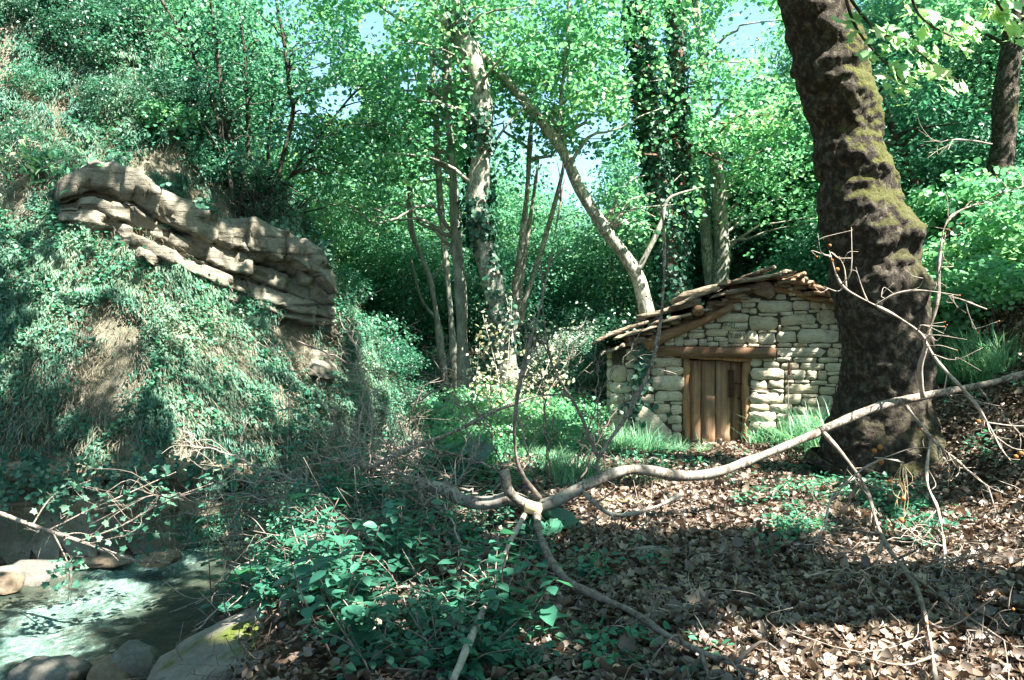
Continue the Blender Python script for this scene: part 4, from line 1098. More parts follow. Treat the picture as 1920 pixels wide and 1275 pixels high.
for e, r in [((1.2, 7.2, 9.0), .16), ((4.8, 7.0, 8.8), .14), ((5.6, 10.2, 9.6), .14), ((1.8, 10.8, 10.2), .15)]:
    s = P[-50]; e = np.array(e); q = smooth_path([s, s * .6 + e * .4 + [0, 0, .5], e], 14); add_tube(mb, q, np.linspace(r, r * .3, 14), 10)
mb.build('trunk', M['bark_big'], big, smooth=True)
cb = MB(); lb = MB()
C = np.vstack([ell_points((1.6, 8.4, 9.6), (5.2, 4.2, 2.6), 380), ell_points((6.5, 9.5, 8.2), (2.5, 3.0, 1.6), 60)])
x_, y_ = topx(C); C = C[~((y_ > -60) & (C[:, 1] > 4))]
C = C[~sun_blocked(C, .9, .0)]
crown_leaves(cb, C, RNG.uniform(.5, 1.0, len(C)), 44, .17, MAP4, prune=False, gaps=False)
limbs(lb, np.repeat(P[-68:-67], 26, 0), C[:26], .07)
# the low sunlit spray that hangs into the frame beside the trunk
for pl_s in ([(1575, -30), (1640, 55), (1700, 80), (1760, 130), (1795, 150)], [(1700, -40), (1725, 30), (1790, 70), (1810, 60)], [(1580, -20), (1610, 60), (1680, 140), (1700, 165)], [(1850, -40), (1880, 20), (1925, 60)]):
    q = smooth_path([at(x, y, 7.0 + .25 * i) for i, (x, y) in enumerate(pl_s)], 14); add_tube(lb, q, np.linspace(.016, .005, 14), 5)
    m = 52; i = RNG.integers(3, 14, m); Pq = q[i] + RNG.normal(0, .07, (m, 3))
    leaves(cb, Pq, rdir(m) + np.array([.2, -.1, -.7]), np.array([0.4, -.6, .7]) + rdir(m) * .5, RNG.uniform(.07, .14, m), STAR, RNG.uniform(.6, 1, m))
cb.build('crown', M['leaf_bright'], big); lb.build('branches', M['bark_dark'], big, smooth=True)

# ---- trees behind
make_tree('plane_tree', 'curved plane tree wrapped in ivy, with a pale forked top', [(948, 690, 46), (938, 600, 42), (921, 518, 40), (902, 447, 40), (895, 376, 42), (902, 282, 40), (902, 188, 38), (888, 122, 40), (867, 70, 38), (855, 0, 28), (850, -80, 24)],
          15.0, 'bark_plane', [((-1.2, 15, 9.0), (3.2, 2.6, 3.6), 130), ((-2.2, 14.6, 5.9), (1.8, 1.6, 1.2), 34)], [([(882, 110, 22), (846, 61, 18), (800, 0, 15), (770, -50, 12)], 0), ([(905, 300, 8), (950, 235, 5), (985, 200, 3)], .1)], top=[(0, .3, 2.5, .12), (.2, 0, 2, .05)],
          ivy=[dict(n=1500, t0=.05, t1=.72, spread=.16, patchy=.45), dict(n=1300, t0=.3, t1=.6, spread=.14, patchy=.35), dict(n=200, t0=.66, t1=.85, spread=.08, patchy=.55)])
make_tree('plane_tree', 'slender pale plane tree leaning steeply from behind the hut roof', [(1212, 585, 29), (1192, 513, 26), (1138, 433, 24), (1090, 358, 23), (1048, 273, 21), (982, 188, 18), (926, 127, 15), (905, 105, 13), (880, 60, 9)],
          15.8, 'bark_plane', [((1.2, 15.8, 6.6), (2.2, 1.6, 1.2), 60), ((2.9, 16.0, 4.4), (1.2, 1.2, .7), 16)], [([(1195, 510, 13), (1225, 450, 10), (1241, 414, 9), (1255, 372, 7), (1320, 350, 4)], -.1), ([(1048, 268, 8), (1052, 190, 8), (1062, 94, 7), (1068, 0, 6), (1066, -60, 5)], 0), ([(1062, 100, 5), (1090, 85, 4), (1130, 100, 3)], 0)])
make_tree('plane_tree', 'thick leaning trunk smothered in dark ivy behind the hut', [(1262, 590, 36), (1260, 540, 34), (1241, 376, 36), (1227, 282, 36), (1213, 188, 34), (1198, 70, 30), (1190, -20, 26)], 16.5, 'bark_brown',
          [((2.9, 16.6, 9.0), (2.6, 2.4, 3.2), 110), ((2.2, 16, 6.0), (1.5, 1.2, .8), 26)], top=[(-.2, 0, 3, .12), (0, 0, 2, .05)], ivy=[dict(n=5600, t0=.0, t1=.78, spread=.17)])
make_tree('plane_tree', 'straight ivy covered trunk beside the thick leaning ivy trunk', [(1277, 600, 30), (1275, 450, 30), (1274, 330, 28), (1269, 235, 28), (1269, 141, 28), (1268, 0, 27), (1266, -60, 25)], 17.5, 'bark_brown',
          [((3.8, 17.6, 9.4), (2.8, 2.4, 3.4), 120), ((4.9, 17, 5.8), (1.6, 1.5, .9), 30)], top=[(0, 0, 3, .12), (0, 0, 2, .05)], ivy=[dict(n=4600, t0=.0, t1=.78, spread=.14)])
make_tree('plane_tree', 'pale bare double trunk rising behind the hut ridge', [(1346, 560, 30), (1352, 500, 30), (1354, 470, 30), (1345, 330, 26), (1330, 235, 20), (1316, 94, 15), (1305, 0, 13)], 18.5, 'bark_plane',
          [((5.2, 18.6, 8.2), (2.6, 2.4, 3.0), 120), ((6.0, 18.2, 5.0), (1.7, 1.6, 1.2), 34)], [([(1336, 560, 24), (1328, 480, 24), (1321, 400, 20), (1310, 330, 14), (1295, 270, 8)], .2)], top=[(0, 0, 3, .1), (0, 0, 2, .04)])
make_tree('plane_tree', 'straight grey trunk left of the ivy wrapped plane, with side boughs', [(868, 660, 24), (865, 574, 21), (855, 423, 20), (846, 282, 17), (838, 150, 15), (836, 85, 13), (830, 0, 11)], 15.6, 'bark_grey',
          [((-1.8, 15.8, 8.2), (2.4, 2.0, 2.6), 80), ((-3.2, 15.4, 5.0), (1.8, 1.4, 1.3), 34)], [([(842, 190, 9), (800, 172, 8), (740, 165, 5), (700, 120, 4)], 0), ([(850, 330, 8), (810, 298, 7), (730, 290, 5), (690, 292, 3)], 0), ([(838, 130, 7), (790, 85, 5), (720, 50, 4)], .1)], top=[(0, 0, 2.4, .04)])
make_tree('plane_tree', 'thin pale trunk close beside the straight grey trunk', [(850, 650, 15), (841, 541, 14), (825, 376, 13), (818, 235, 11), (808, 94, 9), (800, 0, 7)], 16.6, 'bark_plane',
          [((-2.3, 16.8, 7.4), (2.2, 1.8, 2.2), 60)], [([(820, 220, 6), (780, 190, 4), (740, 180, 3)], 0)], top=[(0, 0, 2, .03)])
make_tree('plane_tree', 'crooked dark stem bending to the slope among the pale trunks', [(825, 640, 11), (820, 600, 11), (808, 527, 10), (785, 470, 10), (768, 410, 9), (772, 306, 8), (766, 200, 6), (764, 120, 4)], 17.6, 'bark_grey',
          [((-3.0, 17.8, 6.4), (2.2, 1.8, 2.0), 54)], [([(808, 527, 6), (840, 480, 4), (850, 440, 3)], 0), ([(820, 600, 7), (790, 560, 5), (770, 480, 4)], .3)])
make_tree('plane_tree', 'thin pale twin stems behind the leaning plane', [(963, 610, 14), (966, 540, 13), (973, 494, 12), (987, 376, 11), (996, 226, 9), (1000, 120, 6)], 17.2, 'bark_plane',
          [((.2, 17.4, 7.0), (2.2, 1.8, 2.2), 60)], [([(975, 610, 12), (985, 560, 11), (1015, 470, 9), (1053, 330, 7), (1062, 250, 4)], .3), ([(968, 600, 9), (990, 440, 8), (1010, 300, 5)], .2)])
make_tree('plane_tree', 'dark mossy trunk growing high on the wooded bank beyond the leaning plane', [(1874, 320, 46), (1876, 300, 42), (1882, 235, 40), (1890, 137, 38), (1902, 40, 36), (1908, -30, 34)], 14.0, 'bark_big',
          [((9.0, 13.5, 9.2), (3.6, 2.6, 2.6), 130)], top=[(.2, 0, 2.5, .12), (0, 0, 2, .05)])
make_tree('sapling', 'thin dark stem slanting among shrubs on the wooded bank', [(1735, 370, 14), (1700, 310, 13), (1672, 240, 11), (1650, 160, 8)], 15.0, 'bark_dark', [((7.0, 15, 5.6), (1.5, 1.3, 1.2), 36)], leafmat='leaf_mid')

# slender stems on top of the spur
for i, (pl, d, lab) in enumerate([([(434, 335, 9), (432, 310, 8), (419, 204, 8), (405, 84, 7), (394, 0, 6), (388, -60, 5)], 13.6, 'slim dark stem at the brink of the slope, lowest of the thicket'),
                                  ([(468, 350, 8), (467, 332, 7), (461, 128, 6), (452, 50, 5), (446, -40, 4)], 13.9, 'upright slim stem at the brink beside the root mat'),
                                  ([(522, 365, 8), (525, 317, 8), (549, 215, 8), (543, 164, 8), (532, 73, 7), (518, 0, 6), (512, -60, 5)], 14.2, 'bowed slim stem leaning out from the brink'),
                                  ([(445, 300, 6), (397, 175, 6), (365, 109, 6), (303, 0, 5), (280, -50, 4)], 13.4, 'slim stem slanting back over the slope'),
                                  ([(500, 350, 6), (505, 250, 6), (514, 160, 5), (520, 90, 4)], 14.4, 'wavy slim stem between the upright and the bowed stems'),
                                  ([(530, 350, 6), (580, 280, 5), (650, 190, 4), (690, 150, 3)], 14.4, 'slim stem slanting out over the valley from the brink'),
                                  ([(430, 330, 6), (415, 260, 5), (395, 190, 4), (330, 120, 3)], 13.2, 'short slim stem at the edge of the thicket')]):
    p0 = at(pl[0][0], pl[0][1], d); pt_ = at(pl[-2][0], pl[-2][1], d)
    make_tree('slender_tree', lab, pl, d, 'bark_dark', [((pt_[0] + .2, pt_[1], pt_[2] - .6), (1.4, 1.3, 1.4), 34), ((p0[0] * .4 + pt_[0] * .6 + .4, p0[1] + .1, p0[2] * .45 + pt_[2] * .55), (1.3, 1.0, 1.2), 16)],
              k=6, leafmat='leaf_mid', leaf=.085, per=34, crad=.5, tpl=DIA, bump=.006, boughs=7, nlimb_r=.02)

# ---- trees beside and behind the viewer: they throw the shade on the clearing
def shade_tree(label, base, cr, c, n, leaf=.17, rz=0):
    b = np.array([base[0], base[1], tz(*base)]); c = np.array(c, float)
    root = thing('plane_tree', label, 'tree', b)
    q = smooth_path([b - [0, 0, .2], b * .5 + c * .5 + RNG.normal(0, .2, 3), c + [0, 0, .5]], 24)
    mb = MB(); add_tube(mb, q, np.linspace(.32, .1, 24), 14, lambda V, D: .04 * fbm(V * 2, 3, 4)); mb.build('trunk', M['bark_plane'], root, smooth=True)
    C = ell_points(c, cr, n, .2); x_, y_ = topx(C)
    C = C[~((C[:, 1] > .5) & (y_ > -40) & (x_ > -60) & (x_ < 1980))]
    C = C[~sun_blocked(C, .9, .0)]
    cb = MB(); crown_leaves(cb, C, RNG.uniform(.5, 1.0, len(C)), 26, leaf, MAP4, prune=False, gaps=False); cb.build('crown', M['leaf_bright'], root)
    lb = MB(); limbs(lb, np.repeat(q[15:16], 22, 0), C[:22], .06); lb.build('branches', M['bark_plane'], root, smooth=True)
shade_tree('spreading plane tree shading the clearing from the bank', (8.2, 2.4), (4.6, 4.4, 2.4), (5.6, 3.0, 8.2), 860)
shade_tree('plane tree on the wooded bank shading the hut', (11.0, 7.5), (3.0, 3.6, 2.6), (8.8, 9.0, 8.6), 190)
shade_tree('plane tree at the back of the clearing', (4.5, -4.0), (4.6, 4.0, 2.4), (4.2, -2.6, 8.4), 420)
shade_tree('unseen plane tree added to darken the clearing', (-4.2, 1.5), (3.6, 3.2, 2.0), (-1.6, 2.2, 8.6), 280)  # out of view, added so its crown blocks sky light over the foreground

# ---- the wood beyond: each tree a thing; three builds, copied
def proto_tree(seed, h, cr, n, leaf, matn='leaf_far', bk='bark_grey', per=26):
    root = thing('broadleaf_tree', 'tree', 'tree', (0, 0, -60))
    q = smooth_path([(0, 0, -.3), (RNG.normal(0, .2), RNG.normal(0, .2), h * .4), (RNG.normal(0, .4), RNG.normal(0, .4), h * .9)], 16)
    mb = MB(); add_tube(mb, q, np.linspace(.17, .03, 16), 8, lambda V, D: .03 * fbm(V * 2, 2, seed)); mb.build('trunk', M[bk], root, smooth=True, local=True)
    C = np.vstack([ell_points((0, 0, h * .62), (cr, cr, h * .36), n, .3), ell_points((cr * .3, -cr * .2, h * .3), (cr * .7, cr * .7, h * .16), n // 4)])
    cb = MB(); crown_leaves(cb, C, RNG.uniform(.5, 1.1, len(C)), per, leaf, DIA, prune=False, gaps=False, flat=.45, holes=False); cb.build('crown', M[matn], root, local=True)
    lb = MB(); limbs(lb, q[RNG.integers(5, 13, 18)], C[:18], .04); lb.build('branches', M[bk], root, smooth=True, local=True)
    return root
protos = [proto_tree(1, 8.5, 2.6, 330, .145, per=44), proto_tree(2, 10.5, 3.0, 400, .15, per=44), proto_tree(3, 7.0, 2.8, 330, .145, 'leaf_mid', per=44)]
spots = []
for (px, d, s, kind) in [(500, 19.5, .6, 0), (570, 20, .55, 0), (640, 20.5, .6, 2), (600, 24, .7, 1), (705, 22, .8, 1), (680, 26, .7, 0), (770, 20.5, .55, 0), (850, 23, .7, 1), (930, 21, .55, 2), (1000, 24, .7, 0), (1080, 22, .6, 2), (1160, 20.5, .55, 0), (1230, 24, .7, 1),
                         (1310, 22, .65, 0), (1390, 21, .7, 2), (1450, 22, .75, 0), (1540, 20.5, .7, 1), (1620, 20, .75, 0), (1700, 19, .7, 2), (1780, 19.5, .8, 1), (1850, 18, .75, 0), (1930, 19, .8, 2),
                         (520, 26, .6, 1), (620, 29, .6, 0), (720, 31, .65, 1), (830, 32, .7, 2), (950, 33, .62, 1), (1080, 33, .6, 0), (1200, 31, .65, 1), (1330, 30, .7, 2), (1480, 29, .7, 1), (1620, 28, .8, 0), (1760, 27, .9, 1), (1900, 26, .9, 0),
                         (440, 23, .7, 2), (390, 19, .8, 0), (340, 20, .75, 0), (230, 19, .65, 1), (110, 18, .6, 2), (0, 17, .6, 0)]:
    x = (px - 960) / FPX * d; spots.append((x, d, s * 1.05, kind))
KN = ['round leafy', 'tall leafy', 'dense dark green']
for i, (x, y, s, kd) in enumerate(spots):
    z = tz(x, y) - .1; px = x / y * FPX + 960
    zone = 'past the brink of the slope' if px < 600 else 'beyond the pale trunks' if px < 1000 else 'beyond the leaning slender plane' if px < 1200 else 'behind the stone hut' if px < 1560 else 'beyond the mossy leaning trunk' if px < 1740 else 'high on the wooded bank'
    row = 'at the back of the wood' if y > 25 else 'at the edge of the wood'
    copy_tree(protos[kd], (x, y, z), RNG.uniform(0, 6.28), (s * RNG.uniform(.9, 1.15), s * RNG.uniform(.9, 1.15), s * RNG.uniform(.9, 1.1)), '%s tree %s, %s' % (KN[kd], zone, row), 'trees of the wood beyond the clearing')
def remove_tree(o):
    for c in list(o.children): bpy.data.objects.remove(c)
    bpy.data.objects.remove(o)
for p_ in protos: remove_tree(p_)

# ---- shrubs
def proto_shrub(matn, r, h, n, leaf, tpl, stems=9, per=20):
    root = thing('shrub', 's', 'shrub', (0, 0, -60))
    C = ell_points((0, 0, h * .55), (r, r, h * .45), n, .3); C[:, 2] = np.maximum(C[:, 2], .1)
    cb = MB(); crown_leaves(cb, C, RNG.uniform(.18, .4, len(C)) * max(r, .7), per, leaf, tpl, prune=False, gaps=False, flat=.5, holes=False); cb.build('foliage', M[matn], root, local=True)
    lb = MB(); limbs(lb, np.c_[RNG.normal(0, .08, (stems, 2)), np.full(stems, -.1)], C[:stems], .02, k=4); lb.build('stems', M['twig'], root, local=True, smooth=True)
    return root
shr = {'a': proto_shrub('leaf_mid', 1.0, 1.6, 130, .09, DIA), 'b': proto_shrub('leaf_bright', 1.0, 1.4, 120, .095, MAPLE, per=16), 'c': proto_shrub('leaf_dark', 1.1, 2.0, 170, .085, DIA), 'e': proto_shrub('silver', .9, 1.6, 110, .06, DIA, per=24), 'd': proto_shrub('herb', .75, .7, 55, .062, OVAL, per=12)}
def shrub_at(px, d, s, kind, label, group, z=None, x=None):
    xx = (px - 960) / FPX * d if x is None else x
    o = copy_tree(shr[kind], (xx, d, (tz(xx, d) if z is None else z) - .05), RNG.uniform(0, 6.28), s, label, group)
    return o
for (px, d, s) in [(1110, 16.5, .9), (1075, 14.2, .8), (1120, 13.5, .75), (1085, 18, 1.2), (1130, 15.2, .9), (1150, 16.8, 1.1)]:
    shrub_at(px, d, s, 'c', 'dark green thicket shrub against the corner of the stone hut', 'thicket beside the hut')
shrub_at(1085, 15.6, .85, 'e', 'silvery pale shrub lit beside the dark thicket', 'pale shrubs by the thicket', .55); shrub_at(1045, 16.4, .7, 'e', 'smaller silvery shrub next to the lit pale shrub', 'pale shrubs by the thicket', .5)
for (px, d, s) in [(650, 16.5, 1.0), (700, 15.2, .8), (720, 17.5, 1.1), (760, 16.0, .9), (800, 18.5, 1.1), (690, 18.5, 1.2), (830, 17, .7), (780, 14.5, .5), (860, 18.5, .9), (920, 18, .8), (1010, 18.5, .9), (640, 14.8, .55), (740, 14.2, .5)]:
    shrub_at(px, d, s, 'a', 'mid green shrub under the pale trunks past the slope', 'shrubs under the pale trunks')
for (px, d, s) in [(1760, 11.5, .8), (1800, 12.2, .9), (1860, 11.8, .8), (1900, 13.0, 1.0), (1830, 13.5, 1.1), (1940, 11.5, .9), (1780, 14, 1.1), (1745, 12.8, .7), (1880, 10.6, .6), (1960, 12.5, 1.0)]:
    shrub_at(px, d, s, 'b', '%s sunlit pale green shrub on the bank behind the leaning plane%s' % ('large' if s > .85 else 'small', ', beside its trunk' if px < 1810 else ''), 'sunlit shrubs on the bank')
for (px, d, s) in [(1420, 17, 1.0), (1480, 16.8, 1.1), (1530, 17.2, 1.1), (1560, 16.5, 1.0), (1600, 17.4, 1.2), (1390, 17.8, 1.0), (1640, 16.2, 1.1), (1700, 15.4, 1.0), (1740, 16, 1.2), (1800, 15.6, 1.2), (1850, 15.2, 1.0), (1920, 15, 1.1), (1320, 17.4, .9), (1230, 17.6, .9)]:
    shrub_at(px, d, s * 1.1, 'a', 'leafy green shrub rising behind the slab roof or the leaning plane', 'shrubs behind the hut')
for (px, py, s) in [(330, 130, .8), (250, 60, .9), (380, 260, .8), (300, 230, .7), (180, 120, .8), (90, 60, .8), (420, 180, .8), (400, 330, .7), (60, 180, .6), (200, 220, .55), (470, 360, .5), (340, 20, .9), (130, 20, .8), (400, 80, .8), (20, 320, .6), (100, 330, .5)]:
    kd = 'c' if RNG.random() < .6 else 'a'; p = hit(px, py + 20, 6); shrub_at(0, p[1], s * .8, kd, '%s shrub clinging to the slope %s' % ('dark' if kd == 'c' else 'mid green', 'high above the rock ledge' if py < 150 else 'just above the rock ledge' if px > 150 else 'at the upper end of the rock ledge'), 'shrubs on the slope above the ledge', p[2], p[0])
p = hit(335, 250, 6); o = shrub_at(0, p[1] - .4, .42, 'b', 'small yellow green shrub catching the sun above the rock ledge', None, p[2] - .1, p[0])
for (px, d, s) in [(880, 11.2, .5), (930, 10.6, .36), (1000, 11.5, .5), (1060, 11.0, .4), (1100, 10.4, .3), (960, 12.2, .6), (840, 12.0, .6), (1040, 12.4, .6), (900, 9.6, .32), (780, 12.4, .6), (1085, 12.0, .5), (910, 13.2, .7), (1010, 13.4, .6), (860, 10.4, .4), (820, 13.4, .7)]:
    shrub_at(px, d, s, 'b', 'low sunlit leafy bush in the grass between limb and trunks', 'low bushes in the clearing')

# ================================================================== GROUND COVER AND UNDERGROWTH
def in_view(x, y, z, m=140):
    u, v = topx(np.stack([x, y, z], -1)); return (u > -m) & (u < 1920 + m) & (v > -m) & (v < 1275 + m) & (y > .5)
def hut_mask(x, y):
    u = (x - HO[0]) * EU[0] + (y - HO[1]) * EU[1]; v = (x - HO[0]) * EV[0] + (y - HO[1]) * EV[1]
    return (u > -.1) & (u < UR + .1) & (v > -.03) & (v < DEEP + .5)
def normals(x, y, e=.06):
    gx = (fast_z(x + e, y) - fast_z(x - e, y)) / (2 * e); gy = (fast_z(x, y + e) - fast_z(x, y - e)) / (2 * e)
    return nrm(np.stack([-gx, -gy, np.ones_like(gx)], -1))

# --- creeping growth on the hillside, in hummocks and hanging curtains
n = 1500000
x = RNG.uniform(-13, -1.1, n); y = RNG.uniform(6.5, 17.5, n)
hd = hill_dist(x, y); k = (hd > .12) & (hd < 6.5); x, y = x[k], y[k]
z = fast_z(x, y); k = in_view(x, y, z, 480) & (in_view(x, y, z, 60) | (RNG.random(len(x)) < .5)); x, y, z = x[k], y[k], z[k]
Nm = normals(x, y); k = (Nm * (np.array([0, 0, CAM_Z]) - np.stack([x, y, z], -1))).sum(1) > -1.0
x, y, z, Nm = x[k], y[k], z[k], Nm[k]
den = fbm(np.stack([x, y, z], -1) * 1.1, 4, 61); fine = fbm(np.stack([x, y, z * .6], -1) * 3.3, 3, 62)
k = (den + .6 * fine + RNG.normal(0, .25, len(x))) > -.24
k &= ~in_poly(np.stack([x, y, z], -1), LEDGE) | (RNG.random(len(x)) < .06)
k &= ~in_poly(np.stack([x, y, z], -1), FACE) | (RNG.random(len(x)) < .1)
x, y, z, Nm, fine, den = x[k], y[k], z[k], Nm[k], fine[k], den[k]
n = len(x); P = np.stack([x, y, z], -1) + Nm * (.02 + np.maximum(0, .16 + .16 * fine) * RNG.random(n) ** .8)[:, None]
mb = MB(); D = np.array([0, 0, -.8]) + Nm * .5 + rdir(n) * .7
lsz = RNG.uniform(.022, .055, n) * (1 + .5 * (RNG.random(n) < .1)); lr = np.clip(.45 + .35 * den + .4 * (RNG.random(n) - .5), 0, 1)
zone_ = fbm(np.stack([x, y, z], -1) * 1.7 + 40, 3, 66) + RNG.normal(0, .15, n); sl = zone_ > .05
leaves(mb, P[~sl], D[~sl], Nm[~sl] + np.array([0, 0, .5]) + rdir((~sl).sum()) * .55, lsz[~sl], DIA, lr[~sl])
leaves(mb, P[sl], np.array([0, 0, -1.]) + Nm[sl] * .45 + rdir(sl.sum()) * .35, Nm[sl] + rdir(sl.sum()) * .4, lsz[sl] * 1.9, SLIV, lr[sl])
print('creeper leaves', n)
o = mb.build('creeper', M['creeper'], kind='stuff'); tag(o, 'small leaved creepers covering the steep slope', 'creeper', kind='stuff')

# larger sprigs standing off the slope
n = 1500; q = RNG.integers(0, len(x), n); C = np.stack([x, y, z], -1)[q] + Nm[q] * .12
mb = MB(); per = 14; ci = np.repeat(np.arange(n), per); Nn = Nm[q][ci]
Pq = C[ci] + rdir(n * per) * RNG.uniform(.02, .2, (n * per, 1)) + Nn * .04
leaves(mb, Pq, Nn * .6 + rdir(n * per) * .8 + np.array([0, 0, -.3]), np.array([0, 0, 1.]) + Nn * .6 + rdir(n * per) * .5, RNG.uniform(.03, .065, n * per), MAP4, RNG.random(n * per) * .7 + .3 * RNG.random(n)[ci])
o = mb.build('undergrowth', M['herb'], kind='stuff'); tag(o, 'leafy sprigs sprouting all over the steep slope', 'undergrowth', kind='stuff')

# hanging dry grass in tufts
mb = MB(); cnt = 0
tuft_px = [(290, 530), (330, 560), (380, 620), (420, 660), (450, 690), (300, 620), (230, 500), (380, 800), (430, 830), (330, 830), (470, 840), (250, 800), (270, 330), (300, 370), (330, 390), (260, 310), (70, 230), (90, 270), (110, 90), (60, 640), (120, 830), (40, 820), (200, 810), (280, 860), (360, 860), (520, 690), (560, 740), (610, 760), (650, 720), (680, 780), (720, 800), (400, 720), (460, 620), (520, 640), (160, 680), (180, 740), (560, 690), (700, 740), (640, 650), (30, 560)]
for (px, py) in tuft_px + [(RNG.uniform(0, 740), RNG.uniform(80, 860)) for _ in range(420)]:
    p = hit(px, py, 6)
    if hill_dist(p[:1], p[1:2])[0] < 0: continue
    m = 46; sp0 = RNG.uniform(.08, .2); xx = p[0] + RNG.normal(0, sp0, m); yy = p[1] + RNG.normal(0, sp0, m); zz = fast_z(xx, yy); nn = normals(xx, yy)
    az = np.arctan2(nn[:, 1], nn[:, 0]) + RNG.normal(0, .5, m)
    blades(mb, np.stack([xx, yy, zz], -1) + nn * .08, az, RNG.uniform(.1, .3, m), RNG.uniform(.2, .9, m), .006, nrm(nn + np.array([0, 0, .7])), RNG.uniform(.3, 1.2, m), np.clip(RNG.random(m) * .6 + RNG.uniform(0, .4), 0, 1)); cnt += 1
o = mb.build('dry_grass', M['drygrass'], kind='stuff'); tag(o, 'bleached dry grass hanging in tufts from the steep slope', 'dry grass', kind='stuff')

# trailing strands of small leaves under the brow of the stream cliff and over the ledge
mb = MB()
for _ in range(50):
    px = RNG.uniform(-20, 480); p = hit(px, RNG.uniform(845, 880), 6); L = RNG.uniform(.15, .6); m = int(L * 60)
    t = np.sort(RNG.random(m)); out = np.array([.12, -.32, 0])
    Pq = p + out + np.array([0, 0, .05]) - np.array([0, 0, 1.]) * (t * L)[:, None] + RNG.normal(0, .035, (m, 3))
    leaves(mb, Pq, np.array([0, -.2, -1.]) + rdir(m) * .6, np.array([.3, -1., .4]) + rdir(m) * .5, RNG.uniform(.03, .065, m), MAPLE)
for _ in range(70):
    px = RNG.uniform(300, 620); py = np.interp(px, [200, 310, 430, 540, 620], [310, 380, 440, 440, 480]) + RNG.uniform(-12, 18)
    p = hit(px, py, 6); L = RNG.uniform(.15, .8); m = int(L * 60)
    t = np.sort(RNG.random(m))
    Pq = p + np.array([.25, -.5, .05]) - np.array([0, 0, 1.]) * (t * L)[:, None] + RNG.normal(0, .05, (m, 3))
    leaves(mb, Pq, np.array([.2, -.2, -1.]) + rdir(m) * .6, np.array([.5, -1., .4]) + rdir(m) * .5, RNG.uniform(.04, .08, m), MAPLE)
o = mb.build('ivy_curtain', M['creeper'], kind='stuff'); tag(o, 'trailing ivy strands over the rock ledge and the stream cliff', 'ivy', kind='stuff')

# --- dead leaves
n = 135000
dd = 3.0 * (15 / 3.0) ** RNG.random(n); pxr = RNG.uniform(330, 2240, n); x = (pxr - 960) / FPX * dd; y = dd
z = fast_z(x, y); k = in_view(x, y, z, 330) & (hill_dist(x, y) < 0) & (x > bank_x(y) + .15) & ~hut_mask(x, y)
grassy = fbm2(x * .6, y * .6, 3, 71); 
k &= RNG.random(n) < np.where(x < .3 - .05 * (y - 5), .28, 1.0) * np.where(pxr < 640, .5, 1.0)
x, y, z = x[k], y[k], z[k]; n = len(x); Nm = normals(x, y)
mb = MB(); P = np.stack([x, y, z], -1) + Nm * RNG.uniform(.003, .05, n)[:, None]
sz = RNG.uniform(.02, .055, n) * (1 + .7 * (RNG.random(n) < .08))
kind_ = RNG.random(n)
for sel, tp, cu in ((kind_ < .16, STAR, .8), ((kind_ >= .16) & (kind_ < .62), MAPLE, .9), (kind_ >= .62, OVAL, .8)):
    m = sel.sum(); leaves(mb, P[sel], rdir(m) * np.array([1, 1, .45]), Nm[sel] + rdir(m) * .6, sz[sel] * (1.25 if tp is OVAL else 1), tp, np.clip(RNG.beta(1.5, 2.1, m), 0, 1), RNG.normal(.2, cu, m))
print('litter', n)
o = mb.build('dead_leaves', M['litter'], kind='stuff'); tag(o, 'carpet of curled brown dead leaves on the forest floor', 'dead leaves', kind='stuff')
# litter twigs
mb = MB()
for _ in range(900):
    d = 3.2 * (11 / 3.2) ** RNG.random(); px = RNG.uniform(700, 1960); X = (px - 960) / FPX * d
    if hut_mask(np.array([X]), np.array([d]))[0]: continue
    a = RNG.uniform(0, 6.28); L = RNG.uniform(.12, .6)
    pp = []
    for t in np.linspace(-.5, .5, 5):
        xx = X + math.cos(a) * t * L + RNG.normal(0, .02); yy = d + math.sin(a) * t * L + RNG.normal(0, .02); pp.append((xx, yy, tz(xx, yy) + .035 + RNG.normal(0, .012)))
    add_tube(mb, pp, np.linspace(.005, .0022, 5) * RNG.uniform(.6, 1.3), 4)
o = mb.build('litter_twigs', M['twig'], kind='stuff'); tag(o, 'thin broken twigs scattered over the dead leaves', 'twigs', kind='stuff')
# the leaves large enough to single out
lone = MB(); p = hit(1310, 1153); leaves(lone, [p + [0, 0, .02]], [[.2, .5, .75]], [[-.1, -.9, .5]], [.135], STAR, [.5], [.25])
o = lone.build('fallen_leaf', M['lone_leaf']); tag(o, 'large orange tan leaf standing upright among the dead leaves', 'leaf')
proto_leaf = []
for i in range(4):
    lb_ = MB(); leaves(lb_, [(0, -.4 * .12, 0)], [(0, 1, .15)], [(.1 * i, 0, 1)], [1.0], STAR, [.2 + .22 * i], [.25 + .2 * i]); o = lb_.build('fallen_leaf', M['litter'], local=True); proto_leaf.append(o)
for i in range(80):
    px, py = RNG.uniform(1060, 1900), RNG.uniform(1000, 1268); p = hit(px, py)
    o = proto_leaf[i % 4].copy() if i >= 4 else proto_leaf[i]
    if i >= 4: COL.objects.link(o)
    s = RNG.uniform(.045, .085); o.location = (p[0], p[1], p[2] + .05); o.scale = (s, s, s); o.rotation_euler = (RNG.normal(0, .3), RNG.normal(0, .3), RNG.uniform(0, 6.28))
    tag(o, 'curled lobed dead leaf lying on top of the brown leaf carpet', 'leaf', 'single dead leaves on the clearing')

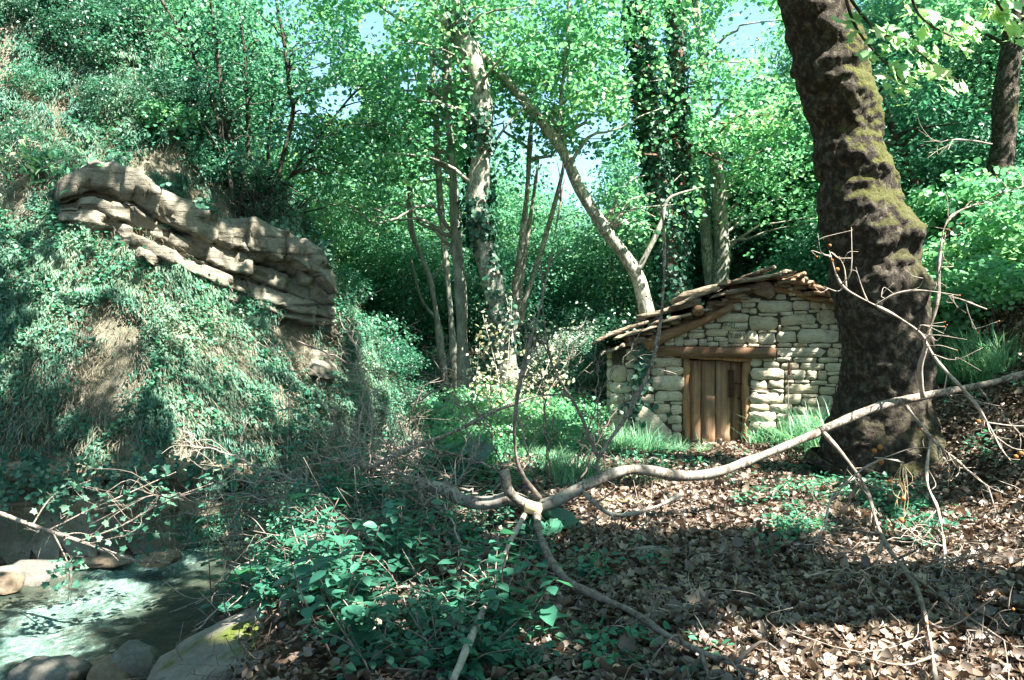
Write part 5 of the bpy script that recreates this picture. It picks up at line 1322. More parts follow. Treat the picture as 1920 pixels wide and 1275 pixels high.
# --- low green growth: seedlings, grass, herbs
def herb_patch(mb, regions, nper, size, tpl, hmax=.12):
    for (px, py, rx, ry, cnt) in regions:
        for _ in range(cnt):
            p = hit(px + RNG.normal(0, rx * .5), py + RNG.normal(0, ry * .5)); 
            if hut_mask(p[:1], p[1:2])[0]: continue
            m = nper; o_ = rdir(m) * np.array([1, 1, .4]); hgt = RNG.uniform(.02, hmax)
            P = p + o_ * .07 * RNG.uniform(.5, 1.4) + np.array([0, 0, hgt])
            leaves(mb, P, o_ + rdir(m) * .3 + np.array([0, 0, -.1]), np.array([0, 0, 1.]) + rdir(m) * .5, RNG.uniform(.6, 1.2, m) * size, tpl)
mb = MB()
herb_patch(mb, [(1480, 925, 120, 40, 70), (1700, 960, 60, 50, 60), (1480, 1000, 70, 40, 30), (1100, 1085, 60, 30, 14), (1240, 1060, 50, 20, 8), (900, 880, 160, 50, 120), (1000, 800, 160, 60, 260), (1500, 800, 90, 50, 120), (1560, 870, 50, 60, 60),
                (1160, 830, 80, 40, 60), (1750, 1010, 50, 30, 16), (860, 1000, 80, 60, 70), (1000, 1050, 60, 40, 30), (900, 1250, 90, 40, 60), (820, 740, 140, 70, 260), (1260, 870, 120, 30, 40), (1180, 1250, 120, 30, 20), (960, 700, 150, 60, 200), (1800, 700, 120, 60, 90), (1860, 860, 60, 40, 12), (1640, 930, 60, 40, 40)], 10, .055, OVAL)
o = mb.build('seedlings', M['herb'], kind='stuff'); tag(o, 'low green seedlings and herbs coming up through the dead leaves', 'herbs', kind='stuff')
mb = MB()
n = 7000; dd = RNG.uniform(7.5, 15, n); pxr = RNG.normal(1020, 200, n); x = (pxr - 960) / FPX * dd; y = dd; z = fast_z(x, y)
k = (hill_dist(x, y) < 0) & (x > bank_x(y) + .5) & ~hut_mask(x, y) & (fbm2(x * .8, y * .8, 3, 88) + .35 * (RNG.random(n) - .5) + .12 * (y - 9.5) - .35 * np.abs(x - .6) > .0) & (z < .8)
x, y, z = x[k], y[k], z[k]; n = len(x)
blades(mb, np.stack([x, y, z], -1), RNG.uniform(0, 6.28, n), RNG.uniform(.05, .34, n), RNG.uniform(.2, 1.2, n), .012)
o = mb.build('grass', M['grass'], kind='stuff'); tag(o, 'short green grass spreading over the clearing by the hut', 'grass', kind='stuff')

# grass clumps against the hut
def proto_clump(n, h, wd, matn='grass', spread=.1):
    mb = MB(); P = np.c_[RNG.normal(0, spread, (n, 2)), np.zeros(n)]
    blades(mb, P, np.arctan2(P[:, 1], P[:, 0]) + RNG.normal(0, .7, n), h * RNG.uniform(.5, 1.1, n), RNG.uniform(.25, 1.0, n), wd, None, RNG.uniform(0, .5, n)); 
    return mb.build('grass_clump', M[matn], local=True)
cl = [proto_clump(110, .5, .011), proto_clump(70, .65, .02), proto_clump(140, .35, .010)]
first = set()
def clump(px, py, s, kind, label, group):
    p = hit(px, py)
    o = cl[kind] if kind not in first else cl[kind].copy()
    if kind in first: COL.objects.link(o)
    first.add(kind)
    o.location = tuple(p - [0, 0, .02]); o.rotation_euler = (0, 0, RNG.uniform(0, 6.28)); o.scale = (s, s, s)
    tag(o, label, 'grass', group)
for (px, py, s) in [(1440, 826, 1.1), (1465, 830, 1.0), (1420, 835, .8), (1485, 838, .9)]:
    clump(px, py, s, 1, 'broad bladed grass clump growing beside the plank door', 'broad bladed grass by the door')
for (px, py, s) in [(1520, 825, 1.2), (1545, 835, 1.2), (1560, 815, 1.2), (1500, 838, 1.0), (1540, 850, .9), (1530, 812, 1.1), (1570, 838, 1.0)]:
    clump(px, py, s, 0, 'fine sunlit grass clump at the wall near the leaning plane', 'fine grass between the hut and the plane')
for (px, py, s) in [(1160, 838, 1.0), (1175, 845, 1.0), (1195, 838, .9), (1210, 848, 1.0), (1230, 850, .8), (1150, 850, .9), (1255, 850, .6), (1275, 850, .6), (1320, 848, .5), (1120, 848, .8)]:
    clump(px, py, s, 0, 'sunlit grass tuft at the foot of the hut wall before the leaning slab', 'grass tufts by the leaning slab')
for i in range(22):
    clump(RNG.uniform(860, 1130), RNG.uniform(820, 905), RNG.uniform(.6, 1.2), 2, 'short grass tuft in the clearing between the pale limb and the trunks', 'grass tufts in the clearing')
for i in range(14):
    px, py = RNG.uniform(1760, 1920), RNG.uniform(640, 720)
    clump(px, py, RNG.uniform(.7, 1.2), 0, 'grass tuft on top of the bank behind the leaning plane', 'grass tufts on the bank')

# ivy climbing the hut
ib = MB(); sb = MB()
q = smooth_path([hp(*[uz(1200, 815)[0], -.06, uz(1200, 815)[1]]), hp(uz(1196, 750)[0], -.06, uz(1196, 750)[1]), hp(uz(1203, 700)[0], -.06, uz(1203, 700)[1]), hp(uz(1205, 650)[0], -.06, uz(1205, 650)[1])], 20)
add_tube(sb, q, .010, 5); m = 150; i = RNG.integers(3, 20, m); Pq = q[i] + np.c_[RNG.normal(0, .07, m), -RNG.uniform(.0, .06, m), RNG.normal(0, .05, m)]
leaves(ib, Pq, np.array([0, -.2, -1.]) + rdir(m) * .5, np.array([0, -1., .3]) + rdir(m) * .4, RNG.uniform(.05, .09, m), MAPLE)
m = 60; Pq = np.array([hp(uz(RNG.normal(1200, 18), 0)[0], -.07, uz(0, RNG.normal(760, 16))[1]) for _ in range(m)]); leaves(ib, Pq, np.array([0, -.2, -1.]) + rdir(m) * .5, np.array([0, -1., .3]) + rdir(m) * .4, RNG.uniform(.05, .1, m), MAPLE)
iv = thing('climbing_ivy', 'dark ivy climbing the hut wall left of the door', 'ivy', q[0]); iv['label'] = 'dark ivy climbing the hut wall between leaning slab and eave'
sb.build('stem', M['twig'], iv, smooth=True); ib.build('leaves', M['ivy'], iv)
# dry brown seed plume hanging before the wall
u, zq = uz(1470, 700); pb = hp(u, -.35, zq - .45); pm = thing('dry_plume', 'withered brown seed plume standing before the hut wall', 'plant', (pb[0], pb[1], tz(pb[0], pb[1])))
mb = MB(); q = smooth_path([np.array([pb[0], pb[1], tz(pb[0], pb[1])]), hp(u - .02, -.35, zq - .15), hp(u + .02, -.33, zq + .1)], 10); add_tube(mb, q, .008, 5); mb.build('stem', M['twig'], pm)
mb = MB(); m = 60; Pq = q[RNG.integers(6, 10, m)] + RNG.normal(0, .02, (m, 3)); blades(mb, Pq, RNG.uniform(0, 6.28, m), RNG.uniform(.06, .16, m), .5, .008); mb.build('plume', M['bark_brown'], pm)

# --- plants of the stream bank
def big_leaf_plant(px, py, d, n, size, label, seed):
    c = at(px, py, d); g = tz(c[0], c[1]); root = thing('butterbur', label, 'plant', (c[0], c[1], g), None)
    for i in range(n):
        a = RNG.uniform(0, 6.28); rr = RNG.uniform(.3, 1.0) * size * 1.1; top = np.array([c[0] + math.cos(a) * rr, c[1] + math.sin(a) * rr * .8, c[2] + RNG.uniform(-.12, .14)])
        top[2] = max(top[2], tz(top[0], top[1]) + .1)
        lf = MB(); m = 14; th = np.linspace(-2.85, 2.85, m); rim = size * RNG.uniform(.6, 1.05)
        D = nrm(np.array([math.cos(a), math.sin(a), -.25])); Nn = nrm(np.array([0, -.35, 1.]) + RNG.normal(0, .3, 3)); X = nrm(np.cross(D, Nn)); Z = np.cross(X, D)
        V = [top]
        for ring, (rf, zf) in enumerate(((.55, -.03), (1.0, .06))):
            for t in th:
                q = rf * rim * (1 + .06 * math.sin(t * 6 + i)) * .55
                V.append(top + D * q * math.cos(t) * 1.15 + X * q * math.sin(t) + Z * (zf * rim + .03 * rim * math.sin(t * 5 + i * 2)))
        F3 = [[0, 1 + j, 2 + j] for j in range(m - 1)]
        lf.add(np.array(V), F3); lf.also([[1 + j, 1 + m + j, 2 + m + j] for j in range(m - 1)]); lf.also([[1 + j, 2 + m + j, 2 + j] for j in range(m - 1)])
        lo = lf.build('leaf', M['broad'], root, smooth=True)
        sb = MB(); add_tube(sb, smooth_path([np.array([c[0], c[1], g]), (np.array([c[0], c[1], g]) + top) / 2 + [0, 0, .06], top], 7), .007, 5); sb.build('stalk', M['herb'], lo)
big_leaf_plant(515, 1100, 6.2, 10, .30, 'broad leaved butterbur in a patch of sun by the water', 1)
big_leaf_plant(760, 858, 9.0, 14, .36, 'broad leaved butterbur shaded behind the brush pile', 2)
big_leaf_plant(690, 870, 9.2, 9, .28, 'smaller butterbur crowded against the foot of the slope', 3)
big_leaf_plant(1020, 1040, 6.2, 8, .24, 'low broad leaved plant under the broken limb', 4)
big_leaf_plant(560, 1150, 5.6, 8, .2, 'dark broad leaved plant above the mossy slab boulder', 5)
big_leaf_plant(860, 860, 9.0, 8, .26, 'broad leaved plant at the edge of the grass clearing', 6)

def nettle(px, py0, py1, d, label, group, size=.11):
    a = at(px, py1, d); g = tz(a[0], a[1]); b = at(px + RNG.uniform(-15, 25), py0, d)
    a = np.array([a[0], a[1], g]); q = smooth_path([a, (a + b) / 2 + RNG.normal(0, .03, 3), b], 12); root = thing('nettle', label, 'plant', a, group)
    sb = MB(); add_tube(sb, q, np.linspace(.008, .003, 12), 5); sb.build('stem', M['limb_dark'], root)
    lf = MB()
    for i, t in enumerate(np.linspace(.25, 1, 10)):
        p = q[min(11, int(t * 11))]; az = i * 1.57 + RNG.normal(0, .3)
        for s in (0, math.pi):
            dv = np.array([math.cos(az + s), math.sin(az + s), -.15]); leaves(lf, [p, p + dv * .05], [dv, dv + RNG.normal(0, .3, 3)], [[0, -.2, 1], [0, 0, 1]], [size * (1.25 - .5 * t), size * .6], OVAL)
    lf.build('leaves', M['broad'], root)
for (px, y0, y1, d) in [(525, 660, 1000, 7.6), (588, 730, 960, 8.0), (620, 700, 960, 8.2), (690, 740, 900, 8.6), (545, 780, 1000, 7.4), (480, 830, 1000, 7.6), (640, 820, 980, 7.6), (500, 880, 1050, 7.0), (600, 860, 1040, 7.0), (430, 850, 1010, 7.6), (400, 890, 1030, 7.6), (460, 800, 1000, 7.8), (570, 800, 1000, 7.6), (660, 790, 960, 8.0), (720, 810, 950, 8.0), (760, 840, 960, 7.8), (450, 930, 1080, 6.8), (540, 900, 1060, 6.8), (620, 920, 1060, 6.6), (700, 900, 1040, 6.9)]:
    nettle(px, y0, y1, d, 'tall upright leafy stem on the stream bank against the bright slope', 'tall leafy stems on the stream bank')

# leafy herbs of the bank: upright stems with paired pointed leaves
def proto_herb(nst, h, size, matn, spread):
    root = thing('leafy_herb', 'herb', 'plant', (0, 0, -60)); sb = MB(); lf = MB()
    for i in range(nst):
        b = np.r_[RNG.normal(0, .05, 2), -.04]; hh = h * RNG.uniform(.5, 1.15); a = RNG.uniform(0, 6.28); l = RNG.uniform(.1, 1.0) * spread
        e = b + np.array([math.cos(a) * l, math.sin(a) * l, hh]); q = smooth_path([b, b * .5 + e * .5 + np.array([0, 0, .12 * h]) + RNG.normal(0, .04, 3), e], 10); add_tube(sb, q, np.linspace(.006, .0025, 10), 4)
        for j, t in enumerate(np.linspace(.22, 1, RNG.integers(5, 9))):
            p = q[min(9, int(t * 9.5))]; az = j * 1.57 + RNG.normal(0, .4)
            for s_ in (0, math.pi):
                if RNG.random() < .12: continue
                dv = np.array([math.cos(az + s_), math.sin(az + s_), RNG.uniform(-.5, .25)]); leaves(lf, [p + dv * .01], [dv], [np.array([0, -.1, 1]) + RNG.normal(0, .25, 3)], [size * RNG.uniform(.5, 1.25) * (1.15 - .4 * t)], OVAL)
    sb.build('stems', M['twig'], root, smooth=True, local=True); lf.build('leaves', M[matn], root, local=True); return root
herbs = [proto_herb(9, .42, .095, 'herb', .3), proto_herb(12, .32, .06, 'herb', .32), proto_herb(7, .5, .12, 'broad', .28), proto_herb(14, .3, .075, 'creeper', .35)]
HL = ['dark herb with pointed paired leaves on the stream bank', 'small leaved bushy herb on the stream bank', 'tall herb with large paired leaves on the stream bank', 'pale leaved trailing herb on the stream bank']
for i in range(150):
    px, py = RNG.uniform(330, 960), RNG.uniform(900, 1270)
    if px < 380 + (py - 930) * .05 or (290 < px < 650 and py > 1150) or (px > 780 and py < 1090 and RNG.random() < .75): continue
    if 560 < px < 880 and 920 < py < 1080 and RNG.random() < .5: continue
    if 640 < px < 960 and 1050 < py < 1200 and RNG.random() < .45: continue
    p = hit(px, py)
    if p[2] < -1.05: continue
    zn = 'beside the water' if px < 470 else 'among the brush pile' if py < 1060 and px < 800 else 'under the broken limb' if px > 780 else 'above the mossy slab boulder' if px < 660 else 'below the brush pile'
    k_ = int(RNG.integers(0, 4)); copy_tree(herbs[k_], p, RNG.uniform(0, 6.28), RNG.uniform(.55, 1.15), HL[k_].replace('on the stream bank', zn), 'herbs on the stream bank')
for (px, py, s_) in [(1100, 1090, .6), (1500, 1000, .7), (1480, 1010, .5), (1700, 960, .6), (1640, 940, .6), (1740, 1000, .5), (930, 1262, .8), (1010, 1262, .6), (1190, 1262, .4)]:
    p = hit(px, py); copy_tree(herbs[1], p, RNG.uniform(0, 6.28), s_, 'low green herb sprouting alone from the dead leaves', 'herbs sprouting from the dead leaves')
for o in herbs: remove_tree(o)
for (px, py, s) in [(400, 1010, .6), (450, 980, .7), (520, 1010, .6), (420, 1070, .5), (370, 1010, .55), (560, 980, .65), (480, 1040, .55), (390, 1060, .5), (440, 1110, .42), (500, 960, .7), (600, 1000, .55), (640, 970, .6), (360, 1050, .45), (550, 1060, .5), (690, 960, .55), (400, 1120, .4)]:
    p = hit(px, py); shrub_at(0, p[1], s, 'd', 'dense dark bramble bush overhanging the water', 'bramble bushes over the water', p[2], p[0])
for o in shr.values(): remove_tree(o)
# pale leaved sapling in the middle distance
sp_ = thing('sapling', 'sunlit sapling with small cream leaves before the curved ivy trunk', 'sapling', (lambda c: (c[0], c[1], tz(c[0], c[1])))(at(945, 760, 12)))
b0 = np.array(sp_.location); sb = MB(); lf = MB()
for (px, py) in [(900, 640), (960, 560), (1010, 600), (1040, 650), (930, 700), (880, 690), (990, 690), (1060, 700), (945, 620), (905, 590), (1085, 640)]:
    e = at(px, py, 12 + RNG.normal(0, .4)); q = smooth_path([b0, b0 * .5 + e * .5 + RNG.normal(0, .15, 3), e], 12); add_tube(sb, q, np.linspace(.012, .003, 12), 4)
    m = 70; i = RNG.integers(4, 12, m); leaves(lf, q[i] + RNG.normal(0, .13, (m, 3)), rdir(m), np.array([.3, -.4, 1.]) + rdir(m) * .6, RNG.uniform(.04, .095, m), OVAL)
sb.build('stems', M['twig_pale'], sp_, smooth=True); lf.build('leaves', M['palebud'], sp_)

# root mat hanging from the brink of the slope
rm = thing('root_mat', 'dark tangle of roots and soil overhanging the brink of the slope', 'roots', hit(500, 390)); mb = MB()
for _ in range(70):
    p = hit(RNG.uniform(430, 570), RNG.uniform(350, 420), 6) + np.array([.1, -.15, .1]); L = RNG.uniform(.3, .8)
    add_tube(mb, smooth_path([p, p + RNG.normal(0, .15, 3) + [.1, -.1, 0], p + RNG.normal(0, .2, 3) + np.array([.2, -.15, -L * .6])], 7), np.linspace(.016, .004, 7), 4)
mb.build('roots', M['bark_dark'], rm, smooth=True, kind='stuff')

# ================================================================== FALLEN BRANCHES
def twiglets(mb, sb, q, r, n=5, L=(.15, .4), bud=.008, gen=1):
    m = len(q)
    for _ in range(n):
        i = RNG.integers(2, m - 1); s = q[i]; T = nrm(q[i] - q[i - 1]); d = nrm(T + rdir(1)[0] * .9); l = RNG.uniform(*L)
        pp = smooth_path([s, s + d * l * .5 + RNG.normal(0, .03, 3), s + nrm(d + rdir(1)[0] * .5) * l + RNG.normal(0, .04, 3)], 7)
        add_tube(mb, pp, np.linspace(max(.0028, r * .45), .0018, 7), 4)
        if sb is not None and RNG.random() < .35:
            V_, F_ = ICO[1]; sb.add(V_ * bud * RNG.uniform(.5, 1.2) + pp[-1], F_)
        if gen: twiglets(mb, sb, pp, r * .45, RNG.integers(0, 3), (L[0] * .6, L[1] * .5), bud, 0)
def pxpath(pl, n=30):
    pts = np.array([at(x, y, min(d, hit(x, min(y, 1300), 1.5)[1] * .965 - .03)) for x, y, d in pl]); return smooth_path(pts, n)
lim = thing('fallen_limb', 'pale fallen plane limb snapped across the clearing, its bare twigs arching over', 'fallen branch', hit(1000, 965))
def limb_part(name, pl, r0, r1, matn, n=30, k=14, tw=0, amp=.008, parent=None, L=(.15, .4), jit=.0):
    q = pxpath(pl, n); 
    if jit: q[1:-1] += RNG.normal(0, jit, (n - 2, 3))
    mb = MB(); add_tube(mb, q, np.linspace(r0, r1, n), k, lambda V, D: amp * fbm(V * 6, 3, 3))
    if tw: twiglets(mb, SEED, q, r0, tw, L)
    return mb.build(name, M[matn], parent or lim, smooth=True)
SEED = MB()
limb_part('limb', [(1000, 955, 6.3), (1050, 935, 6.35), (1120, 900, 6.45), (1190, 880, 6.55), (1280, 893, 6.65), (1350, 884, 6.75), (1440, 850, 6.85), (1545, 806, 7.0)], .050, .037, 'limb_pale', 44, 14)
limb_part('limb', [(1538, 808, 6.98), (1640, 765, 7.1), (1735, 742, 7.2), (1840, 722, 7.3), (1925, 700, 7.4), (2050, 670, 7.5)], .039, .028, 'limb_dark', 40, 12)
limb_part('limb', [(1010, 958, 6.3), (960, 935, 6.35), (920, 943, 6.4), (870, 938, 6.45), (830, 918, 6.5), (790, 905, 6.6)], .058, .05, 'limb_pale', 30, 14)
limb_part('stub', [(1012, 960, 6.28), (975, 940, 6.24), (952, 918, 6.2), (945, 884, 6.15)], .040, .036, 'limb_pale', 18, 12)
limb_part('splintered_wood', [(985, 950, 6.2), (1000, 953, 6.19), (1012, 955, 6.2)], .04, .035, 'splinter', 8, 10, amp=.02)
limb_part('side_branch', [(1005, 960, 6.28), (1015, 1010, 5.5), (1060, 1085, 4.7), (1180, 1145, 4.2), (1250, 1190, 3.9), (1340, 1232, 3.65), (1420, 1262, 3.5)], .030, .012, 'twig', 34, 8, 6)
limb_part('side_branch', [(985, 962, 6.25), (955, 1020, 5.3), (930, 1090, 4.5), (890, 1180, 3.7), (850, 1275, 3.2)], .021, .014, 'twig_pale', 26, 8, 5)
limb_part('side_branch', [(1125, 892, 6.45), (1123, 858, 6.5), (1180, 770, 6.6), (1222, 682, 6.7), (1242, 570, 6.8), (1245, 440, 6.9), (1232, 340, 7.0)], .024, .006, 'limb_dark', 34, 8, 5)
limb_part('side_branch', [(1123, 862, 6.5), (1085, 770, 6.45), (1038, 690, 6.4), (1020, 600, 6.4), (1015, 500, 6.4)], .017, .005, 'twig', 28, 7, 6)
limb_part('side_branch', [(1012, 935, 6.3), (975, 880, 6.25), (965, 830, 6.2), (968, 760, 6.2), (985, 670, 6.2), (1012, 580, 6.3), (1040, 440, 6.4), (1060, 330, 6.5)], .018, .005, 'twig', 32, 7, 7)
limb_part('side_branch', [(1090, 920, 6.4), (1150, 965, 6.2), (1230, 950, 6.3), (1280, 925, 6.4)], .020, .014, 'limb_pale', 20, 8, 3)
limb_part('side_branch', [(1545, 812, 6.95), (1590, 865, 6.6), (1625, 920, 6.3), (1655, 1010, 5.3), (1715, 1095, 4.5), (1742, 1190, 3.8), (1755, 1280, 3.4)], .019, .008, 'twig', 34, 8, 13)
limb_part('side_branch', [(1700, 762, 7.1), (1745, 820, 6.7), (1790, 860, 6.5), (1850, 910, 6.2), (1930, 945, 5.9)], .018, .008, 'limb_dark', 26, 8, 11)
limb_part('side_branch', [(1745, 818, 6.8), (1738, 900, 6.4), (1760, 960, 6.1), (1772, 1040, 5.8), (1765, 1080, 5.7)], .012, .005, 'twig_pale', 24, 7, 9)
limb_part('side_branch', [(1730, 745, 7.1), (1725, 690, 7.0), (1735, 640, 6.9), (1700, 605, 6.8), (1640, 572, 6.7), (1590, 545, 6.6), (1570, 520, 6.6), (1555, 470, 6.6)], .020, .006, 'twig_pale', 34, 8, 8)
limb_part('side_branch', [(1735, 640, 6.9), (1760, 680, 6.8), (1820, 745, 6.6), (1850, 790, 6.5), (1880, 845, 6.4), (1905, 875, 6.3)], .014, .006, 'twig_pale', 24, 7, 11)
limb_part('side_branch', [(1738, 635, 6.9), (1758, 560, 6.9), (1762, 480, 6.95), (1780, 410, 7.0), (1850, 375, 7.1), (1930, 345, 7.2)], .016, .007, 'limb_dark', 30, 8, 9)
limb_part('side_branch', [(1640, 572, 6.7), (1690, 548, 6.6), (1760, 548, 6.5), (1850, 580, 6.4)], .010, .004, 'twig_pale', 22, 6, 5)
limb_part('side_branch', [(1655, 1010, 5.3), (1640, 1070, 4.8), (1625, 1100, 4.5), (1690, 1170, 4.0), (1760, 1240, 3.6)], .008, .004, 'twig', 24, 6, 4)
limb_part('side_branch', [(1600, 895, 5.9), (1560, 930, 5.7), (1545, 1000, 5.5)], .008, .004, 'twig_pale', 16, 6, 3)
limb_part('side_branch', [(1655, 860, 5.7), (1610, 885, 5.75), (1560, 935, 5.7)], .009, .006, 'twig_pale', 16, 6, 2)
limb_part('side_branch', [(1640, 858, 5.6), (1670, 862, 5.6), (1695, 868, 5.6)], .008, .005, 'twig_pale', 10, 6, 2)
limb_part('side_branch', [(1710, 1075, 4.6), (1780, 1130, 4.2), (1850, 1180, 3.9), (1930, 1230, 3.6)], .009, .004, 'twig', 22, 6, 6)
limb_part('side_branch', [(1830, 720, 7.25), (1880, 780, 6.7), (1930, 830, 6.3)], .010, .005, 'twig', 18, 6, 4)
limb_part('side_branch', [(930, 770, 6.8), (1000, 745, 6.8), (1060, 738, 6.8)], .012, .004, 'limb_dark', 16, 6, 3)
limb_part('side_branch', [(690, 880, 6.6), (760, 845, 6.7), (850, 810, 6.8), (930, 770, 6.8)], .022, .012, 'limb_dark', 22, 7, 5)
limb_part('side_branch', [(1860, 270, 7.2), (1800, 262, 7.1), (1730, 266, 7.0)], .008, .003, 'twig_pale', 16, 6, 4)
# the hanging fibrous seed cluster
mb = MB()
for _ in range(8):
    p = at(1690 + RNG.normal(0, 4), 868, 5.6); add_tube(mb, smooth_path([p, at(1690 + RNG.normal(0, 9), 900, 5.6), at(1692 + RNG.normal(0, 9), 925, 5.62), at(1694 + RNG.normal(0, 8), RNG.uniform(935, 978), 5.6)], 9), .0016, 4)
mb.build('hanging_fibres', M['splinter'], lim)
for (px, py, d) in [(1650, 838, 5.65), (1640, 845, 5.65), (1540, 916, 5.7), (1668, 903, 5.6), (1652, 866, 5.6), (1690, 975, 5.6), (1694, 935, 5.6), (1905, 856, 6.3), (1915, 850, 6.3), (1835, 790, 6.5), (1560, 488, 6.6), (1556, 460, 6.6), (1570, 505, 6.6), (1545, 1000, 5.5), ]:
    V_, F_ = ICO[2]; SEED.add(V_ * RNG.uniform(.013, .02) * (1 + .2 * vnoise(V_ * 4, 3))[:, None] + at(px, py, d), F_)
SEED.build('seed_balls', M['seed'], lim, smooth=True, kind='stuff')

# brush pile: dead branches, each a thing of its own
def dead_branch(pl, r0, label, tw=10, matn='twig', group='dead branches of the brush pile', L=(.2, .7), name='dead_branch', gen=1):
    q = pxpath(pl, 24); q[1:-1] += RNG.normal(0, .012, (22, 3)); root = thing(name, label, 'branch', q[0], group)
    mb = MB(); add_tube(mb, q, np.linspace(r0, r0 * .35, 24), 6, lambda V, D: .2 * r0 * vnoise(V * 9, 3)); mb.build('stem', M[matn], root, smooth=True)
    tb = MB(); twiglets(tb, None, q, r0 * .7, tw, L); twiglets(tb, None, q, r0 * .5, tw, (L[0] * .5, L[1] * .6)); tb.build('twigs', M[matn], root, smooth=True, kind='stuff')
    return root
GL = 'thin bare dead branch in the tangled brush pile under the pale limb'
for _ in range(34):
    x0, y0 = RNG.uniform(540, 980), RNG.uniform(890, 1060); a = RNG.normal(.15, .5); L = RNG.uniform(120, 330); d = 7.6 - (y0 - 900) * .0085
    x1, y1 = x0 - L * math.cos(a), y0 + L * math.sin(a) * .7
    dead_branch([(x0, y0 - 15, d), ((x0 + x1) / 2, (y0 + y1) / 2 - RNG.uniform(5, 40), d - .1), (x1, y1, d + RNG.uniform(-.5, .2))], RNG.uniform(.007, .014), GL.replace('thin bare', ['thin brown', 'thin pale', 'thin dark patchy'][_ % 3]), 9, ['twig', 'twig_pale', 'limb_dark'][_ % 3])
dead_branch([(960, 1010, 5.9), (820, 1080, 5.6), (730, 1110, 5.4), (640, 1180, 5.1)], .014, 'long grey dead branch slanting down to the mossy slab boulder', 8, 'limb_dark', None)
dead_branch([(660, 975, 6.4), (580, 1035, 6.2), (500, 1075, 6.1), (420, 1150, 6.0)], .008, 'thin pale branch reaching down over the butterbur by the water', 5, 'twig_pale', None)
dead_branch([(560, 1190, 5.0), (480, 1240, 4.8), (400, 1255, 4.9), (330, 1225, 5.1)], .008, 'dead twig lying across the mossy slab boulder', 10, 'twig', None)
dead_branch([(420, 1120, 5.6), (440, 1180, 5.2), (470, 1230, 5.0), (430, 1275, 4.8)], .006, 'forked dead twig dangling over the mossy slab boulder', 10, 'twig', None)
dead_branch([(1130, 935, 6.9), (1180, 940, 6.9), (1215, 942, 6.9)], .016, 'split pale wood splinter lying behind the limb', 0, 'splinter', None, name='wood_splinter')
dead_branch([(1080, 1190, 4.5), (1010, 1120, 4.9), (960, 1065, 5.3)], .007, 'thin dead twig crossing above the flat grey green rock', 8, 'twig', None)
dead_branch([(760, 1265, 4.3), (900, 1190, 4.6), (1000, 1130, 4.9), (1070, 1090, 5.2)], .008, 'slim dead branch rising past the herb bushes to the limb', 8, 'twig', None)
dead_branch([(1130, 1225, 4.4), (1290, 1275, 4.1), (1400, 1300, 3.9)], .008, 'thin dead branch lying on the leaves before the flat rock', 8, 'twig', None)
dead_branch([(1460, 1200, 4.6), (1462, 1160, 4.55), (1458, 1110, 4.5), (1470, 1270, 4.2)][::-1][1:] , .005, 'short pale stick standing up from the dead leaves', 3, 'twig_pale', None)
for (a, b, c, lab) in [((760, 760), (880, 700), (960, 620), 'thin bare branch arching before the pale trunks'), ((560, 640), (680, 690), (860, 760), 'long thin bare branch reaching out from the slope')]:
    dead_branch([(*a, 9.5), (*b, 9.3), (*c, 9.2)], .010, lab, 10, 'twig', None)

TL = 'thin bare sapling stem rising from the brush between the slope and the hut'
for _ in range(26):
    x0 = RNG.uniform(580, 1140); y0 = RNG.uniform(860, 930); d = RNG.uniform(7.0, 9.0); h = RNG.uniform(120, 320); lean = RNG.normal(30, 90)
    dead_branch([(x0, y0, d), (x0 + lean * .4 + RNG.normal(0, 12), y0 - h * .5, d), (x0 + lean, y0 - h, d + RNG.normal(0, .2))], RNG.uniform(.005, .010), TL.replace('thin bare', ['thin brown bare', 'thin pale bare', 'thin dark bare'][_ % 3]), 9, ['twig', 'twig_pale', 'limb_dark'][_ % 3], 'bare stems between the slope and the hut', (.15, .55), 'bare_sapling')
for _ in range(18):
    x0 = RNG.uniform(1050, 1880); y0 = RNG.uniform(960, 1200); L = RNG.uniform(120, 300); a = RNG.normal(.3, .5); d = 2314 / (y0 - 637) * .93
    dead_branch([(x0, y0, d), (x0 + L * .5, y0 - RNG.uniform(-10, 40), d), (x0 + L * math.cos(a), y0 + L * .5 * math.sin(a), d)], RNG.uniform(.004, .007), 'thin bare twig lying loose on the leaf carpet of the clearing', 3, ['twig', 'twig_pale'][RNG.integers(0, 2)], 'loose twigs on the leaf carpet', (.1, .35), 'loose_twig')

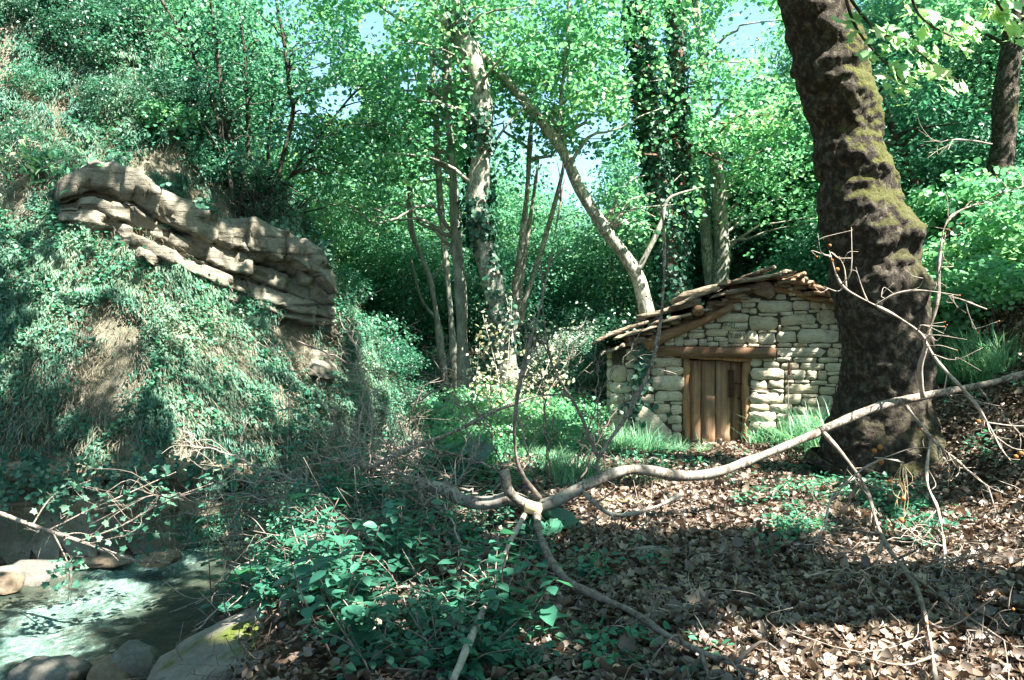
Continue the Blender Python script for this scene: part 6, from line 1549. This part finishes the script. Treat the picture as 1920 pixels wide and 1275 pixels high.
# branch with fresh leaves reaching over the stream
br = thing('leafy_branch', 'grey branch with lobed green leaves stretched over the stream', 'branch', at(-40, 945, 7.6))
mb = MB(); lf = MB()
for pl, r0 in [([(-60, 940, 7.6), (60, 985, 7.5), (165, 1020, 7.4), (250, 1050, 7.3), (320, 1055, 7.25)], .026), ([(90, 995, 7.5), (160, 960, 7.6), (240, 925, 7.8), (330, 885, 8.0)], .010), ([(150, 1015, 7.4), (230, 985, 7.4), (310, 940, 7.4), (400, 905, 7.5)], .010),
               ([(100, 1000, 7.45), (125, 1050, 7.3), (135, 1085, 7.2)], .008), ([(60, 985, 7.5), (100, 930, 7.6), (170, 900, 7.7)], .008), ([(165, 1020, 7.4), (260, 1000, 7.2), (350, 1000, 7.1)], .007)]:
    q = pxpath(pl, 22); add_tube(mb, q, np.linspace(r0, r0 * .4, 22), 7, lambda V, D: .15 * r0 * vnoise(V * 12, 2)); twiglets(mb, None, q, r0 * .6, 6, (.1, .35))
    if r0 < .02:
        m = 46; i = RNG.integers(5, 22, m); Pq = q[i] + RNG.normal(0, .085, (m, 3)); leaves(lf, Pq, rdir(m) + np.array([0, -.2, -.3]), np.array([.2, -.5, .9]) + rdir(m) * .5, RNG.uniform(.035, .075, m), STAR)
mb.build('stems', M['limb_dark'], br, smooth=True); lf.build('leaves', M['creeper'], br)
# sprays of leaves on the slope, standing out against it
for (pl, lab) in [([(20, 345, 9.8), (90, 310, 9.8), (150, 290, 9.8)], 'bright leafy twig reaching up beside the sunlit ledge'), ([(0, 300, 9.6), (30, 290, 9.6), (60, 285, 9.6)], 'bright leafy twig at the top of the creeper slope')]:
    q = pxpath(pl, 16); root = thing('leafy_twig', lab, 'branch', q[0]); mb = MB(); lf = MB(); add_tube(mb, q, np.linspace(.012, .004, 16), 5); twiglets(mb, None, q, .008, 5, (.2, .5))
    m = 70; i = RNG.integers(5, 16, m); leaves(lf, q[i] + RNG.normal(0, .16, (m, 3)), rdir(m) + np.array([0, 0, -.3]), np.array([.2, -.3, 1.]) + rdir(m) * .4, RNG.uniform(.06, .12, m), OVAL)
    mb.build('stem', M['twig_pale'], root, smooth=True); lf.build('leaves', M['leaf_bright'], root)
print('objects', len(bpy.data.objects), 'tris', sum(sum(len(p.vertices) - 2 for p in m.polygons) for m in bpy.data.meshes if False))
